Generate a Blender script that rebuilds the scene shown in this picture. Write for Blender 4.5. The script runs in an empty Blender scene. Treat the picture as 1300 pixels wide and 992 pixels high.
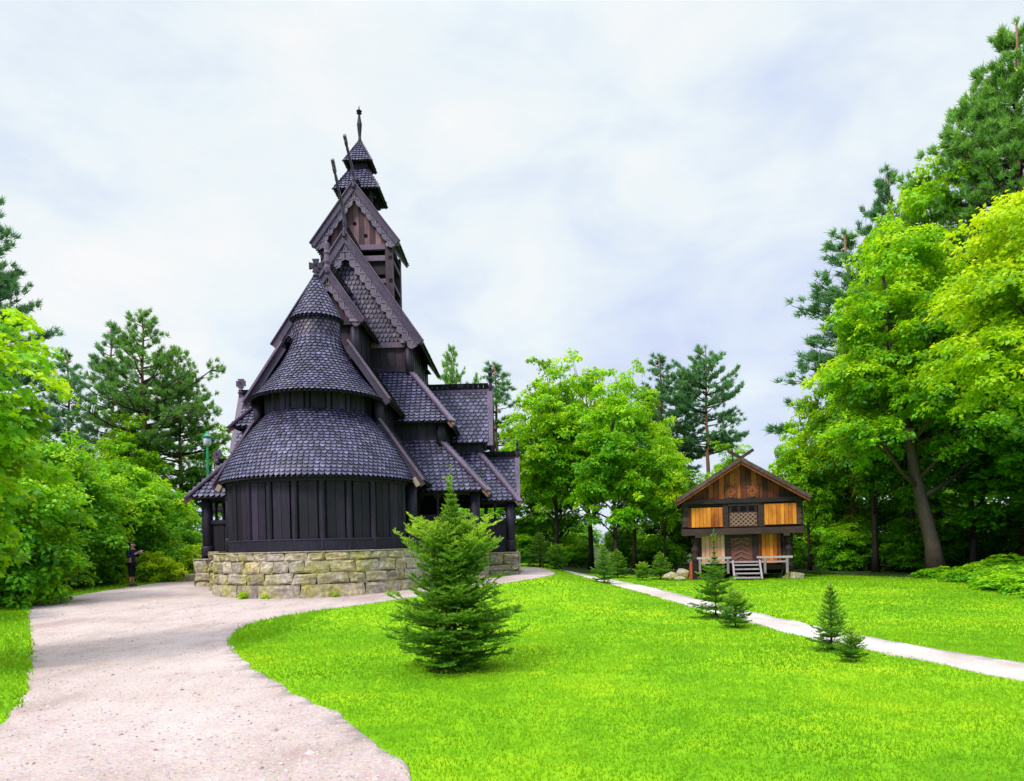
import bpy, bmesh, math, random
import numpy as np
from mathutils import Vector, Matrix
random.seed(7)
RNG = np.random.default_rng(11)
R = math.radians
sc = bpy.context.scene
COL = sc.collection

# ------------------------------------------------------------------ helpers
def ss(a, b, x):
    t = min(1.0, max(0.0, (x - a) / (b - a)))
    return t * t * (3 - 2 * t)

def ground_z(X, Y):
    return (0.36 * ss(12, 28, Y) * (1 - ss(1.2, 4.2, X)) - 0.12 * ss(24, 32, Y) * ss(3, 7, X)
            + 0.05 * ss(6, 14, Y) * (1 - ss(1.5, 4.0, X))
            + 0.16 * math.exp(-((X - 1.0) / 1.9) ** 2 - ((Y - 21.5) / 5.0) ** 2))

def link(o, parent=None):
    COL.objects.link(o)
    if parent is not None:
        o.parent = parent
    return o

def tag(o, label=None, cat=None, group=None, kind=None):
    if label: o['label'] = label
    if cat: o['category'] = cat
    if group: o['group'] = group
    if kind: o['kind'] = kind
    return o

def thing(name, label, cat, loc=(0, 0, 0), rz=0.0, group=None, scale=1.0):
    o = bpy.data.objects.new(name, None)
    o.empty_display_size = 0.3
    link(o)
    o.location = loc
    o.rotation_euler = (0, 0, rz)
    o.scale = (scale,) * 3 if not isinstance(scale, tuple) else scale
    return tag(o, label, cat, group)

def dup(root, name, loc, rz, scale, label, group=None):
    r = root.copy()
    r.name = name
    link(r)
    r.location = loc
    r.rotation_euler = (0, 0, rz)
    r.scale = (scale,) * 3 if not isinstance(scale, tuple) else scale
    r['label'] = label
    if group: r['group'] = group
    for ch in list(root.children):
        c = ch.copy()
        link(c, r)
        for g in list(ch.children):
            d = g.copy()
            link(d, c)
    return r

def V(*a):
    return Vector(a if len(a) > 1 else a[0])

class MB:
    """collects polygons (with a per-face tint) and builds ONE mesh object"""
    def __init__(self):
        self.v, self.f, self.t = [], [], []
    def add(self, verts, faces, tint=0.5):
        b = len(self.v)
        self.v += [tuple(p) for p in verts]
        self.f += [tuple(i + b for i in f) for f in faces]
        self.t += [tint] * len(faces)
        return self
    def hexa(self, p, tint=0.5):
        # p: 8 points, bottom 0-3 ccw, top 4-7
        return self.add(p, [(3, 2, 1, 0), (4, 5, 6, 7), (0, 1, 5, 4), (1, 2, 6, 5), (2, 3, 7, 6), (3, 0, 4, 7)], tint)
    def box(self, c, s, rz=0.0, tint=0.5, taper=1.0):
        cx, cy, cz = c; sx, sy, sz = [k / 2 for k in s]
        ca, sa = math.cos(rz), math.sin(rz)
        P = []
        for z, k in ((-sz, 1.0), (sz, taper)):
            for x, y in ((-sx, -sy), (sx, -sy), (sx, sy), (-sx, sy)):
                x *= k; y *= k
                P.append((cx + x * ca - y * sa, cy + x * sa + y * ca, cz + z))
        return self.hexa(P, tint)
    def bar(self, p0, p1, w, h, up=(0, 0, 1), tint=0.5):
        p0, p1 = V(p0), V(p1)
        d = (p1 - p0).normalized()
        s = d.cross(V(up))
        if s.length < 1e-4: s = d.cross(V(0, 1, 0))
        s.normalize(); u = s.cross(d).normalized()
        s = s * (w / 2); u = u * (h / 2)
        return self.hexa([p0 - s - u, p0 + s - u, p1 + s - u, p1 - s - u, p0 - s + u, p0 + s + u, p1 + s + u, p1 - s + u], tint)
    def tube(self, pts, radii, n=8, tint=0.5, cap=True, sx=1.0):
        pts = [V(p) for p in pts]
        rings = []
        ref = V(1, 0, 0)
        for i, p in enumerate(pts):
            d = (pts[min(i + 1, len(pts) - 1)] - pts[max(i - 1, 0)])
            d = d.normalized() if d.length > 1e-9 else V(0, 0, 1)
            a = ref - d * ref.dot(d)
            if a.length < 0.1:
                a = V(0, 1, 0) - d * d.y
            a.normalize(); ref = a
            b = d.cross(a)
            rings.append([p + (a * math.cos(2 * math.pi * k / n) * sx + b * math.sin(2 * math.pi * k / n)) * radii[i] for k in range(n)])
        vs = [q for r in rings for q in r]
        fs = []
        for i in range(len(pts) - 1):
            for k in range(n):
                k2 = (k + 1) % n
                fs.append((i * n + k, i * n + k2, (i + 1) * n + k2, (i + 1) * n + k))
        if cap:
            fs.append(tuple(range(n - 1, -1, -1)))
            fs.append(tuple((len(pts) - 1) * n + k for k in range(n)))
        return self.add(vs, fs, tint)
    def lathe(self, prof, c=(0, 0, 0), n=14, tint=0.5):
        # prof: (r, z) from bottom to top
        vs, fs = [], []
        for r, z in prof:
            for k in range(n):
                a = 2 * math.pi * k / n
                vs.append((c[0] + r * math.cos(a), c[1] + r * math.sin(a), c[2] + z))
        for i in range(len(prof) - 1):
            for k in range(n):
                k2 = (k + 1) % n
                fs.append((i * n + k, i * n + k2, (i + 1) * n + k2, (i + 1) * n + k))
        fs.append(tuple(range(n - 1, -1, -1)))
        fs.append(tuple((len(prof) - 1) * n + k for k in range(n)))
        return self.add(vs, fs, tint)
    def poly_prism(self, pts, off, tint=0.5):
        # planar polygon extruded by the vector off
        n = len(pts)
        off = V(off)
        vs = [V(p) for p in pts] + [V(p) + off for p in pts]
        fs = [tuple(range(n - 1, -1, -1)), tuple(range(n, 2 * n))]
        for i in range(n):
            j = (i + 1) % n
            fs.append((i, j, n + j, n + i))
        return self.add(vs, fs, tint)
    def build(self, name, mat, parent=None, smooth=False, bevel=0.0, subsurf=0):
        me = bpy.data.meshes.new(name)
        me.from_pydata(self.v, [], self.f)
        at = me.attributes.new('tint', 'FLOAT', 'FACE')
        at.data.foreach_set('value', np.array(self.t, np.float32))
        bm = bmesh.new(); bm.from_mesh(me)
        bmesh.ops.recalc_face_normals(bm, faces=bm.faces)
        bm.to_mesh(me); bm.free()
        if smooth:
            me.polygons.foreach_set('use_smooth', [True] * len(me.polygons))
        me.materials.append(mat)
        o = link(bpy.data.objects.new(name, me), parent)
        if bevel:
            m = o.modifiers.new('bevel', 'BEVEL'); m.width = bevel; m.segments = 2; m.limit_method = 'ANGLE'
        return o

def np_mesh(name, verts, nper, mat, parent=None, tint=None, smooth=False, me_only=False):
    """verts (N*nper, 3): N polygons of nper corners each"""
    n = len(verts) // nper
    me = bpy.data.meshes.new(name)
    me.vertices.add(n * nper)
    me.vertices.foreach_set('co', np.asarray(verts, np.float32).ravel())
    me.loops.add(n * nper)
    me.loops.foreach_set('vertex_index', np.arange(n * nper, dtype=np.int32))
    me.polygons.add(n)
    me.polygons.foreach_set('loop_start', np.arange(0, n * nper, nper, dtype=np.int32))
    me.update(calc_edges=True)
    at = me.attributes.new('tint', 'FLOAT', 'FACE')
    at.data.foreach_set('value', np.asarray(tint if tint is not None else np.full(n, .5), np.float32))
    me.materials.append(mat)
    if me_only: return me
    return link(bpy.data.objects.new(name, me), parent)

# ------------------------------------------------------------------ materials
def new_mat(name):
    m = bpy.data.materials.new(name)
    m.use_nodes = True
    nt = m.node_tree
    nt.nodes.clear()
    return m, nt, nt.nodes, nt.links

def nd(nt, kind, **kw):
    n = nt.nodes.new(kind)
    for k, v in kw.items():
        if hasattr(n, k): setattr(n, k, v)
        else: n.inputs[k].default_value = v
    return n

def ramp(nt, stops):
    r = nt.nodes.new('ShaderNodeValToRGB')
    e = r.color_ramp.elements
    while len(e) < len(stops): e.new(0.5)
    for i, (p, c) in enumerate(stops):
        e[i].position = p
        e[i].color = (c[0], c[1], c[2], 1)
    return r

def mix(nt, fac, a, b, blend='MIX'):
    n = nt.nodes.new('ShaderNodeMix')
    n.data_type = 'RGBA'; n.blend_type = blend
    for s, v in ((0, fac), (6, a), (7, b)):
        if isinstance(v, (int, float)): n.inputs[s].default_value = v
        elif isinstance(v, tuple): n.inputs[s].default_value = (v[0], v[1], v[2], 1)
        else: nt.links.new(v, n.inputs[s])
    return n.outputs[2]

def noise(nt, scale, detail=4, stretch=None, rough=0.55):
    tc = nt.nodes.new('ShaderNodeTexCoord')
    mp = nt.nodes.new('ShaderNodeMapping')
    if stretch: mp.inputs['Scale'].default_value = stretch
    nt.links.new(tc.outputs['Object'], mp.inputs[0])
    n = nd(nt, 'ShaderNodeTexNoise', Scale=scale, Detail=detail, Roughness=rough)
    nt.links.new(mp.outputs[0], n.inputs['Vector'])
    return n.outputs['Fac']

def finish(nt, color, rough=0.6, spec=0.4, bump=None, bstr=0.3, bdist=0.02):
    p = nt.nodes.new('ShaderNodeBsdfPrincipled')
    o = nt.nodes.new('ShaderNodeOutputMaterial')
    if isinstance(color, tuple): p.inputs['Base Color'].default_value = (*color, 1)
    else: nt.links.new(color, p.inputs['Base Color'])
    if isinstance(rough, (int, float)): p.inputs['Roughness'].default_value = rough
    else: nt.links.new(rough, p.inputs['Roughness'])
    p.inputs['Specular IOR Level'].default_value = spec
    if bump is not None:
        b = nd(nt, 'ShaderNodeBump', Strength=bstr, Distance=bdist)
        nt.links.new(bump, b.inputs['Height'])
        nt.links.new(b.outputs[0], p.inputs['Normal'])
    nt.links.new(p.outputs[0], o.inputs[0])

def attr(nt, name='tint'):
    a = nt.nodes.new('ShaderNodeAttribute'); a.attribute_name = name
    return a.outputs['Fac']

def mat_wood(name, dark, mid, light, stretch=(6, 6, .5), scale=4, rough=.6, spec=.35, bstr=.35, patch=.5):
    m, nt, N, L = new_mat(name)
    t = attr(nt)
    g = noise(nt, scale, 6, stretch, .65)
    p = noise(nt, .9, 3)
    s1 = nd(nt, 'ShaderNodeMath', operation='MULTIPLY_ADD'); L.new(g, s1.inputs[0]); s1.inputs[1].default_value = .8; L.new(t, s1.inputs[2])
    s2 = nd(nt, 'ShaderNodeMath', operation='MULTIPLY_ADD'); L.new(p, s2.inputs[0]); s2.inputs[1].default_value = patch; L.new(s1.outputs[0], s2.inputs[2])
    r = ramp(nt, [(.25, dark), (.55, mid), (.95, light)])
    sub = nd(nt, 'ShaderNodeMath', operation='SUBTRACT'); L.new(s2.outputs[0], sub.inputs[0]); sub.inputs[1].default_value = .4 + patch / 2 - .05
    L.new(sub.outputs[0], r.inputs[0])
    finish(nt, r.outputs[0], rough, spec, g, bstr, .015)
    return m

def mat_plain(name, c, rough=.6, spec=.4, vary=.25, scale=6):
    m, nt, N, L = new_mat(name)
    n = noise(nt, scale, 4)
    lo = tuple(k * (1 - vary) for k in c); hi = tuple(min(1, k * (1 + vary)) for k in c)
    r = ramp(nt, [(.3, lo), (.7, hi)]); L.new(n, r.inputs[0])
    finish(nt, r.outputs[0], rough, spec, n, .15, .01)
    return m

def mat_leaf(name, dark, mid, light, trans=.35, rough=.5, obj_var=.25, hue_var=0.03):
    m, nt, N, L = new_mat(name)
    t = attr(nt)
    oi = N.new('ShaderNodeObjectInfo')
    v = nd(nt, 'ShaderNodeMath', operation='MULTIPLY_ADD'); L.new(oi.outputs['Random'], v.inputs[0]); v.inputs[1].default_value = obj_var
    L.new(t, v.inputs[2])
    v2 = nd(nt, 'ShaderNodeMath', operation='SUBTRACT'); L.new(v.outputs[0], v2.inputs[0]); v2.inputs[1].default_value = obj_var / 2
    r = ramp(nt, [(.05, dark), (.5, mid), (.98, light)]); L.new(v2.outputs[0], r.inputs[0])
    p = nd(nt, 'ShaderNodeBsdfPrincipled', Roughness=rough)
    p.inputs['Specular IOR Level'].default_value = .3
    L.new(r.outputs[0], p.inputs['Base Color'])
    if trans > 0:
        tr = N.new('ShaderNodeBsdfTranslucent')
        tc = mix(nt, .5, r.outputs[0], (light[0] * 1.1, min(1, light[1] * 1.1), light[2] * .7))
        L.new(tc, tr.inputs[0])
        mx = nd(nt, 'ShaderNodeMixShader', Fac=trans)
        L.new(p.outputs[0], mx.inputs[1]); L.new(tr.outputs[0], mx.inputs[2])
        out = mx.outputs[0]
    else:
        out = p.outputs[0]
    o = N.new('ShaderNodeOutputMaterial'); L.new(out, o.inputs[0])
    return m

M = {}
M['tar'] = mat_wood('tarred_wood', (.004, .003, .008), (.0125, .0085, .021), (.044, .028, .062), spec=.4)
M['tar_red'] = mat_wood('tarred_wood_reddish', (.012, .008, .014), (.040, .022, .034), (.10, .05, .06))
M['shingle'] = mat_wood('shingles', (.006, .005, .014), (.062, .055, .112), (.225, .20, .34), stretch=(3, 3, 3), scale=5, rough=.52, spec=.4, bstr=.25, patch=.3)
M['gable_shingle'] = mat_wood('gable_shingles', (.014, .010, .028), (.070, .052, .11), (.27, .165, .22), stretch=(3, 3, 1.5), scale=3, rough=.5, spec=.45)
M['board'] = mat_wood('bargeboard_wood', (.024, .017, .036), (.066, .046, .086), (.20, .13, .19), stretch=(3, 3, 3), scale=4, rough=.5)
M['trim'] = mat_wood('carved_trim_wood', (.045, .038, .065), (.125, .10, .165), (.30, .21, .26), stretch=(5, 5, 5), scale=5)
M['gable_plank'] = mat_wood('gable_planks', (.03, .014, .024), (.105, .044, .060), (.32, .15, .16), stretch=(7, 7, .35), scale=3, patch=.7)
M['dark'] = mat_plain('light_block_dark', (.006, .005, .008), .8, .1)
M['timber_end'] = mat_wood('weathered_timber', (.08, .05, .045), (.22, .13, .11), (.36, .25, .2), stretch=(4, 4, 4), scale=3)

def mat_stone():
    m, nt, N, L = new_mat('mossy_stone')
    t = attr(nt)
    n1 = noise(nt, 1.6, 6, None, .65); n2 = noise(nt, 9, 8, None, .7); n3 = noise(nt, 40, 4)
    base = ramp(nt, [(.1, (.27, .22, .20)), (.4, (.46, .40, .32)), (.7, (.56, .48, .38)), (.95, (.60, .48, .24))]); L.new(t, base.inputs[0])
    mo = ramp(nt, [(.43, (0, 0, 0)), (.66, (.95, .95, .95))]); L.new(n1, mo.inputs[0])
    c1 = mix(nt, mo.outputs[0], base.outputs[0], (.45, .41, .10))
    sp = ramp(nt, [(.45, (.55, .55, .55)), (.62, (1.15, 1.15, 1.1))]); L.new(n2, sp.inputs[0])
    c2 = mix(nt, .8, c1, sp.outputs[0], 'MULTIPLY')
    h = nd(nt, 'ShaderNodeMath', operation='ADD'); L.new(n2, h.inputs[0]); L.new(n3, h.inputs[1])
    finish(nt, c2, .85, .2, h.outputs[0], .6, .03)
    return m
M['stone'] = mat_stone()
M['mortar'] = mat_plain('stone_joint', (.10, .085, .06), .95, .1)

def mat_lawn(name, dark, mid, light, patch_scale=.35):
    m, nt, N, L = new_mat(name)
    n1 = noise(nt, patch_scale, 4, None, .6); n2 = noise(nt, 2.2, 5, None, .65); n3 = noise(nt, 45, 3, None, .7)
    a = nd(nt, 'ShaderNodeMath', operation='MULTIPLY_ADD'); L.new(n2, a.inputs[0]); a.inputs[1].default_value = .7; L.new(n1, a.inputs[2])
    b = nd(nt, 'ShaderNodeMath', operation='MULTIPLY_ADD'); L.new(n3, b.inputs[0]); b.inputs[1].default_value = .55; L.new(a.outputs[0], b.inputs[2])
    s = nd(nt, 'ShaderNodeMath', operation='SUBTRACT'); L.new(b.outputs[0], s.inputs[0]); s.inputs[1].default_value = .62
    r = ramp(nt, [(.25, dark), (.5, mid), (.75, light)]); L.new(s.outputs[0], r.inputs[0])
    finish(nt, r.outputs[0], .85, .1, n3, .8, .03)
    return m
M['lawn'] = mat_lawn('lawn', (.085, .27, .003), (.19, .43, .004), (.36, .53, .006))
M['floor'] = mat_lawn('forest_litter', (.012, .03, .006), (.03, .06, .012), (.07, .09, .02), 1.0)

def mat_gravel(name, c0, c1, c2):
    m, nt, N, L = new_mat(name)
    n1 = noise(nt, .35, 4, None, .6); n2 = noise(nt, 30, 6, None, .75); n3 = noise(nt, 2.0, 5, (1, .5, 1), .65)
    vo = nd(nt, 'ShaderNodeTexVoronoi', Scale=55.0)
    tc = N.new('ShaderNodeTexCoord'); L.new(tc.outputs['Object'], vo.inputs['Vector'])
    r = ramp(nt, [(.30, c0), (.5, c1), (.68, c2)])
    a = nd(nt, 'ShaderNodeMath', operation='MULTIPLY_ADD'); L.new(n3, a.inputs[0]); a.inputs[1].default_value = .6; L.new(n1, a.inputs[2])
    s = nd(nt, 'ShaderNodeMath', operation='SUBTRACT'); L.new(a.outputs[0], s.inputs[0]); s.inputs[1].default_value = .3
    L.new(s.outputs[0], r.inputs[0])
    sp = ramp(nt, [(.32, (.62, .60, .60)), (.5, (.97, .97, .97)), (.7, (1.12, 1.1, 1.1))]); L.new(n2, sp.inputs[0])
    c = mix(nt, .85, r.outputs[0], sp.outputs[0], 'MULTIPLY')
    bw = mix(nt, .5, vo.outputs['Color'], (1, 1, 1)); 
    c = mix(nt, .22, c, vo.outputs['Color'], 'SOFT_LIGHT')
    finish(nt, c, .9, .15, n2, .5, .02)
    return m
M['gravel'] = mat_gravel('gravel', (.37, .275, .24), (.47, .375, .335), (.54, .445, .405))
M['gravel_pale'] = mat_gravel('pale_gravel', (.44, .37, .32), (.56, .49, .435), (.64, .575, .525))
M['grass'] = mat_leaf('grass_blades', (.06, .24, .003), (.19, .42, .004), (.40, .56, .008), .5, .7, 0)
M['maple'] = mat_leaf('maple_leaves', (.016, .13, .004), (.17, .53, .005), (.66, .86, .008), .46)
M['maple_dark'] = mat_leaf('dark_leaves', (.010, .09, .005), (.10, .42, .006), (.48, .78, .010), .44)  # darker mid-green foliage colour
M['maple_yellow'] = mat_leaf('yellowing_leaves', (.07, .30, .004), (.34, .64, .005), (.78, .85, .010), .46)
M['hazel'] = mat_leaf('hazel_leaves', (.020, .16, .004), (.13, .47, .005), (.52, .80, .010), .44)
M['pine'] = mat_leaf('pine_needles', (.012, .065, .034), (.085, .27, .10), (.32, .58, .17), .3, .5)
M['pine_light'] = mat_leaf('light_pine_needles', (.025, .11, .022), (.16, .41, .07), (.46, .70, .11), .3, .5)
M['spruce'] = mat_leaf('spruce_needles', (.007, .055, .006), (.060, .235, .012), (.42, .62, .03), .2, .45, 0.1)
M['bark'] = mat_wood('grey_bark', (.02, .014, .012), (.055, .04, .034), (.13, .10, .085), stretch=(8, 8, 1.2), scale=3, bstr=.9)
M['bark_orange'] = mat_wood('pine_bark', (.07, .035, .022), (.24, .115, .055), (.45, .23, .10), stretch=(5, 5, 1), scale=3, bstr=.8)
M['bark_dark'] = mat_wood('dark_bark', (.012, .009, .008), (.035, .026, .02), (.08, .06, .045), stretch=(8, 8, 1.2), scale=3, bstr=.8)

# ------------------------------------------------------------------ world, sun, camera
w = bpy.data.worlds.new("World"); sc.world = w; w.use_nodes = True
nt = w.node_tree; nt.nodes.clear(); N = nt.nodes; L = nt.links
SUN_EL, SUN_ROT = R(48), R(222)
sky = N.new('ShaderNodeTexSky'); sky.sky_type = 'NISHITA'; sky.sun_disc = False
sky.sun_elevation = SUN_EL; sky.sun_rotation = SUN_ROT
skym = nd(nt, 'ShaderNodeVectorMath', operation='SCALE'); skym.inputs['Scale'].default_value = .10
L.new(sky.outputs[0], skym.inputs[0])
tc = N.new('ShaderNodeTexCoord'); mp = N.new('ShaderNodeMapping'); mp.inputs['Scale'].default_value = (1, 1, 2.0)
mp.inputs['Location'].default_value = (.35, .1, .2)
L.new(tc.outputs['Generated'], mp.inputs[0])
n1 = nd(nt, 'ShaderNodeTexNoise', Scale=1.7, Detail=5.0, Roughness=.5, Distortion=.35); L.new(mp.outputs[0], n1.inputs['Vector'])
n2 = nd(nt, 'ShaderNodeTexNoise', Scale=5.0, Detail=6.0, Roughness=.55, Distortion=.4); L.new(mp.outputs[0], n2.inputs['Vector'])
# brighter towards the upper left middle of the view, lavender towards the right
dot = nd(nt, 'ShaderNodeVectorMath', operation='DOT_PRODUCT'); L.new(tc.outputs['Generated'], dot.inputs[0])
dot.inputs[1].default_value = V(-.05, .62, .78).normalized()
a = nd(nt, 'ShaderNodeMath', operation='MULTIPLY_ADD'); L.new(n2.outputs['Fac'], a.inputs[0]); a.inputs[1].default_value = .75; L.new(n1.outputs['Fac'], a.inputs[2])
b = nd(nt, 'ShaderNodeMath', operation='MULTIPLY_ADD'); L.new(dot.outputs['Value'], b.inputs[0]); b.inputs[1].default_value = .75; L.new(a.outputs[0], b.inputs[2])
cr = ramp(nt, [(.0, (.55, .62, .94)), (.30, (.62, .70, .97)), (.48, (.74, .83, .99)), (.66, (.88, .96, 1.0)), (.84, (1.0, 1.0, 1.0))])
s = nd(nt, 'ShaderNodeMath', operation='SUBTRACT'); L.new(b.outputs[0], s.inputs[0]); s.inputs[1].default_value = .885
L.new(s.outputs[0], cr.inputs[0])
cm = mix(nt, .94, skym.outputs[0], cr.outputs[0])
# an overcast sky is brightest overhead
sep = N.new('ShaderNodeSeparateXYZ'); L.new(tc.outputs['Generated'], sep.inputs[0])
zr_ = nd(nt, 'ShaderNodeMapRange'); zr_.interpolation_type = 'SMOOTHSTEP'; L.new(sep.outputs['Z'], zr_.inputs['Value'])
zr_.inputs['From Min'].default_value = .58; zr_.inputs['From Max'].default_value = 1.0; zr_.inputs['To Min'].default_value = 1.0; zr_.inputs['To Max'].default_value = 3.8
bg = N.new('ShaderNodeBackground'); L.new(zr_.outputs[0], bg.inputs['Strength'])
L.new(cm, bg.inputs[0])
wo = N.new('ShaderNodeOutputWorld'); L.new(bg.outputs[0], wo.inputs[0])

sd = bpy.data.lights.new('sun', 'SUN'); sd.energy = 3.3; sd.angle = R(16); sd.color = (1, .95, .86)
so = link(bpy.data.objects.new('sun', sd))
sv = V(math.sin(SUN_ROT) * math.cos(SUN_EL), math.cos(SUN_ROT) * math.cos(SUN_EL), math.sin(SUN_EL))
so.rotation_euler = (-sv).to_track_quat('-Z', 'Y').to_euler()
so.location = sv * 60

cd = bpy.data.cameras.new('camera'); cam = link(bpy.data.objects.new('camera', cd))
cd.sensor_width = 36; cd.lens = 36 * 900 / 1300; cd.shift_y = 194 / 1300; cd.clip_end = 2000; cd.clip_start = .1
cam.matrix_world = Matrix.Translation((0, 0, 1.7)) @ Matrix.Rotation(R(90), 4, 'X') @ Matrix.Rotation(R(-1.41), 4, 'Z')
sc.camera = cam
sc.view_settings.view_transform = 'Standard'; sc.view_settings.look = 'None'; sc.view_settings.exposure = 0
cy = sc.cycles
cy.use_denoising = True
cy.max_bounces = 6; cy.diffuse_bounces = 3; cy.glossy_bounces = 2; cy.transmission_bounces = 4; cy.transparent_max_bounces = 4
cy.caustics_reflective = False; cy.caustics_refractive = False

# ------------------------------------------------------------------ ground
def build_ground():
    xs = np.concatenate([np.linspace(-400, -60, 9)[:-1], np.linspace(-60, -20, 17)[:-1], np.arange(-20, 20, .4), np.linspace(20, 60, 17), np.linspace(60, 400, 9)[1:]])
    ys = np.concatenate([np.linspace(-60, 0, 7)[:-1], np.arange(0, 40, .4), np.linspace(40, 80, 17), np.linspace(80, 600, 9)[1:]])
    mb = MB()
    nx, ny = len(xs), len(ys)
    vs = [(x, y, ground_z(x, y)) for y in ys for x in xs]
    fs = [(j * nx + i, j * nx + i + 1, (j + 1) * nx + i + 1, (j + 1) * nx + i) for j in range(ny - 1) for i in range(nx - 1)]
    mb.add(vs, fs)
    o = mb.build('lawn', M['lawn'], None, True)
    tag(o, kind='structure')

def smooth_poly(pts, it=2):
    for _ in range(it):
        q = []
        for i in range(len(pts)):
            a, b = pts[i], pts[(i + 1) % len(pts)]
            q += [(a[0] * .75 + b[0] * .25, a[1] * .75 + b[1] * .25), (a[0] * .25 + b[0] * .75, a[1] * .25 + b[1] * .75)]
        pts = q
    return pts

def sheet(name, pts, mat, lift, step=.4, smooth=2, jitter=.04):
    pts = smooth_poly(pts, smooth)
    # fine ragged outline
    fine = []
    for i in range(len(pts)):
        a, b = V(*pts[i], 0), V(*pts[(i + 1) % len(pts)], 0)
        k = max(1, min(40, int((b - a).length / .12)))
        for j in range(k):
            p = a.lerp(b, j / k)
            fine.append((p.x + .6 * jitter * (math.sin(p.y * 5.1 + p.x * 2) + math.sin(p.x * 7.7 - p.y * 3)) + random.gauss(0, jitter * .2), p.y + .6 * jitter * math.sin(p.x * 6.3 + p.y) + random.gauss(0, jitter * .2)))
    bm = bmesh.new()
    bm.faces.new([bm.verts.new((x, y, 0)) for x, y in fine])
    bmesh.ops.triangulate(bm, faces=bm.faces[:])
    x0, x1 = min(p[0] for p in fine), max(p[0] for p in fine)
    y0, y1 = min(p[1] for p in fine), max(p[1] for p in fine)
    for ax, lo, hi in ((0, x0, x1), (1, y0, y1)):
        c = math.floor(lo / step) * step + step
        while c < hi:
            co = [0, 0, 0]; no = [0, 0, 0]; co[ax] = c; no[ax] = 1
            bmesh.ops.bisect_plane(bm, geom=bm.verts[:] + bm.edges[:] + bm.faces[:], plane_co=co, plane_no=no)
            c += step
    for v in bm.verts:
        v.co.z = ground_z(v.co.x, v.co.y) + lift
    rim = [e for e in bm.edges if len(e.link_faces) == 1]
    ex = bmesh.ops.extrude_edge_only(bm, edges=rim)
    for v in ex['geom']:
        if isinstance(v, bmesh.types.BMVert): v.co.z -= .06
    me = bpy.data.meshes.new(name); bm.to_mesh(me); bm.free()
    for p in me.polygons: p.use_smooth = True
    if len(me.polygons) and sum(p.normal.z for p in me.polygons) < 0: me.flip_normals()
    me.materials.append(mat)
    o = link(bpy.data.objects.new(name, me))
    return tag(o, kind='structure')

GRAVEL = [(-5.0, 3.5), (-4.95, 5.4), (-5.0, 6.56), (-5.41, 7.73), (-6.68, 9.77), (-9.13, 13.46), (-13.3, 19.4), (-14.4, 21.6), (-14.3, 23.6), (-14.35, 26.56), (-15.07, 33.25), (-14.5, 40),
          (-11, 40), (-9, 32), (-6, 26), (-3.2, 23.4), (-2.73, 22.2), (-1.5, 25.4), (-.1, 27.2), (.2, 29.4), (.5, 32), (0, 38), (1.2, 38), (1.85, 33), (1.79, 28.6), (1.06, 24.57), (-.03, 22.93),
          (-1.27, 22.0), (-2.65, 20.4), (-3.65, 19.0), (-4.62, 17.9), (-5.5, 16.5), (-5.78, 14.94), (-5.3, 13.1), (-4.72, 11.86), (-3.96, 10.43), (-2.9, 8.71), (-1.93, 7.37), (-1.2, 6.12), (-.73, 5.13), (-.2, 3.5)]
RPATH_TOP = [(3.2, 38), (4.3, 32.5), (4.75, 28.4), (5.06, 22.9), (5.2, 18.9), (5.38, 16.2), (5.55, 14.4), (5.73, 12.7), (5.9, 11.4), (6.1, 10.4), (6.3, 9.7), (6.5, 9.06), (6.8, 8.1), (7.3, 6.5), (8, 4)]
RPATH_BOT = [(6.7, 4), (6.1, 6.2), (5.81, 7.0), (5.7, 8.0), (5.6, 8.64), (5.43, 9.4), (5.25, 10.2), (5.02, 11.1), (4.81, 12.5), (4.7, 14.3), (4.5, 16.6), (4.3, 19.9), (4.0, 24.8), (3.5, 30), (2.4, 38)]
build_ground()
sheet('gravel_path', GRAVEL, M['gravel'], .012)
sheet('footpath', RPATH_TOP + RPATH_BOT, M['gravel_pale'], .016)
sheet('forest_floor', [(-16.0, 18), (-15.6, 24), (-16.0, 30), (-16.5, 38), (-17, 70), (-17, 380), (-390, 380), (-390, -55), (-30, -55), (-24, 6), (-17, 12), (-15.8, 15)], M['floor'], .03, 3, 2, .15)
sheet('forest_floor', [(12.6, 15), (15.8, 24), (16.3, 28), (14.6, 33.5), (13, 36), (6, 36.5), (0, 40), (-15, 44), (-16, 380), (390, 380), (390, -55), (30, -55), (20, 4), (15, 9)], M['floor'], .03, 3, 2, .15)

def inside(px, py, poly):
    c = np.zeros(len(px), bool); n = len(poly)
    for i in range(n):
        x1, y1 = poly[i]; x2, y2 = poly[(i + 1) % n]
        k = ((y1 > py) != (y2 > py)) & (px < (x2 - x1) * (py - y1) / (y2 - y1 + 1e-12) + x1)
        c ^= k
    return c

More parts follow.
